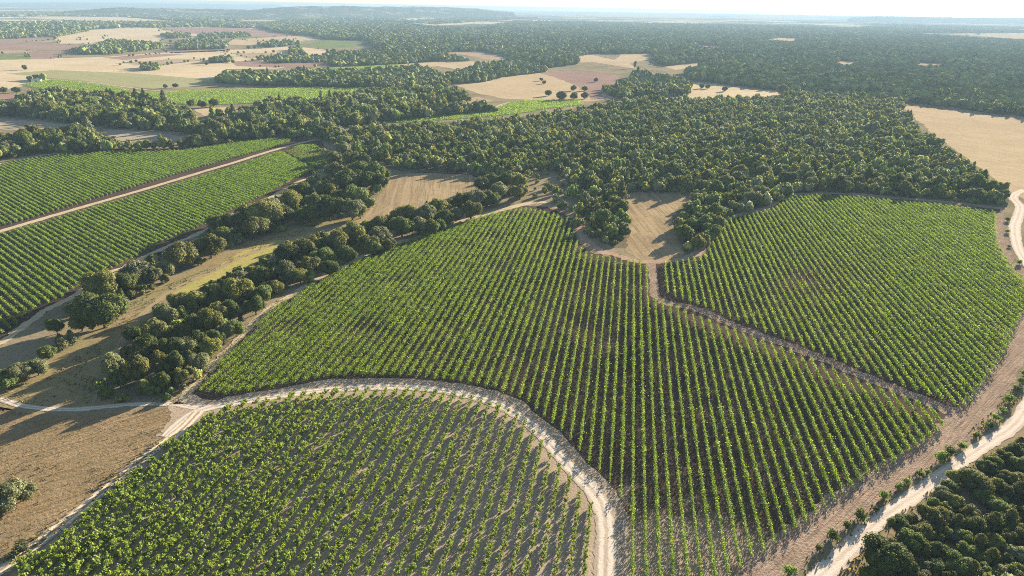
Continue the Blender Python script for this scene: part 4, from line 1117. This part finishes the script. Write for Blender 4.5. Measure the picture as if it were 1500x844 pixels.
# ------------------------------------------------------------------ far buildings
def building(px, py, wid, dep, hgt, lab, roof, rot=0.):
    g = G(px, py)
    e = bpy.data.objects.new('farm_building', None); COL.objects.link(e); e.location = (g[0], g[1], 0); e.rotation_euler = (0, 0, rot)
    e['label'] = lab; e['category'] = 'building'
    a, b, h, rh = wid / 2, dep / 2, hgt, hgt + dep * .22
    wl = [[(-a, -b, -.2), (a, -b, -.2), (a, -b, h), (-a, -b, h)], [(a, -b, -.2), (a, b, -.2), (a, b, h), (a, -b, h)], [(a, b, -.2), (-a, b, -.2), (-a, b, h), (a, b, h)], [(-a, b, -.2), (-a, -b, -.2), (-a, -b, h), (-a, b, h)]]
    gb = [[(a, -b, h), (a, b, h), (a, 0, rh)], [(-a, b, h), (-a, -b, h), (-a, 0, rh)]]
    link('wall', fmesh('wall', wl, gb), M['wall'], e)
    o = .35
    rf = []
    for z0 in (0, .15):
        rf += [[(-a - o, -b - o, h - .1 + z0), (a + o, -b - o, h - .1 + z0), (a + o, 0, rh + .05 + z0), (-a - o, 0, rh + .05 + z0)], [(a + o, b + o, h - .1 + z0), (-a - o, b + o, h - .1 + z0), (-a - o, 0, rh + .05 + z0), (a + o, 0, rh + .05 + z0)]]
    link('roof', fmesh('roof', rf), M[roof], e)
    d = [[(-1.4, -b - .03, 0), (1.4, -b - .03, 0), (1.4, -b - .03, h * .7), (-1.4, -b - .03, h * .7)]]
    link('door', fmesh('door', d), M['dark'], e)
building(54, 120, 13, 6, 3.2, 'low whitewashed farm shed at the corner of the bright green vineyard', 'roofg', .3)
building(1387, 51.5, 30, 14, 7, 'pale barn, leftmost of the far buildings by the pale plain', 'roofg', .2)
building(1401, 55.5, 34, 14, 7, 'white barn just below the far pale plain, left of a longer one', 'roofm', .1)
building(1412, 57, 42, 14, 8, 'long white barn, nearest of the far buildings among the trees', 'roofg', -.1)
building(1416, 53.5, 24, 12, 7, 'small pale house behind the long white far barn', 'roofm', .4)
building(1444, 58.5, 36, 14, 7, 'white barn standing apart, right of the long far barn', 'roofg', .1)
building(1432, 51.2, 24, 12, 7, 'small white house on the far pale plain edge', 'roofm', 0)

# ------------------------------------------------------------------ haze: the air itself
k = NT('air')
pv = k.n('ShaderNodeVolumePrincipled')
pv.inputs['Density'].default_value = 1.1e-4
pv.inputs['Color'].default_value = (.22, .325, .44, 1)
pv.inputs['Anisotropy'].default_value = .1
k.l(pv.outputs[0], k.out.inputs['Volume'])
B = S + 200
hz = np.array([(x, y, z) for x in (-B, B) for y in (-500, B) for z in (-3, 150)])
fq = [(0, 1, 3, 2), (4, 6, 7, 5), (0, 4, 5, 1), (2, 3, 7, 6), (0, 2, 6, 4), (1, 5, 7, 3)]
link('haze', fmesh('haze', hz[np.array(fq)]), k.m, kind='stuff', label='thin blue summer haze over the whole landscape', category='haze')
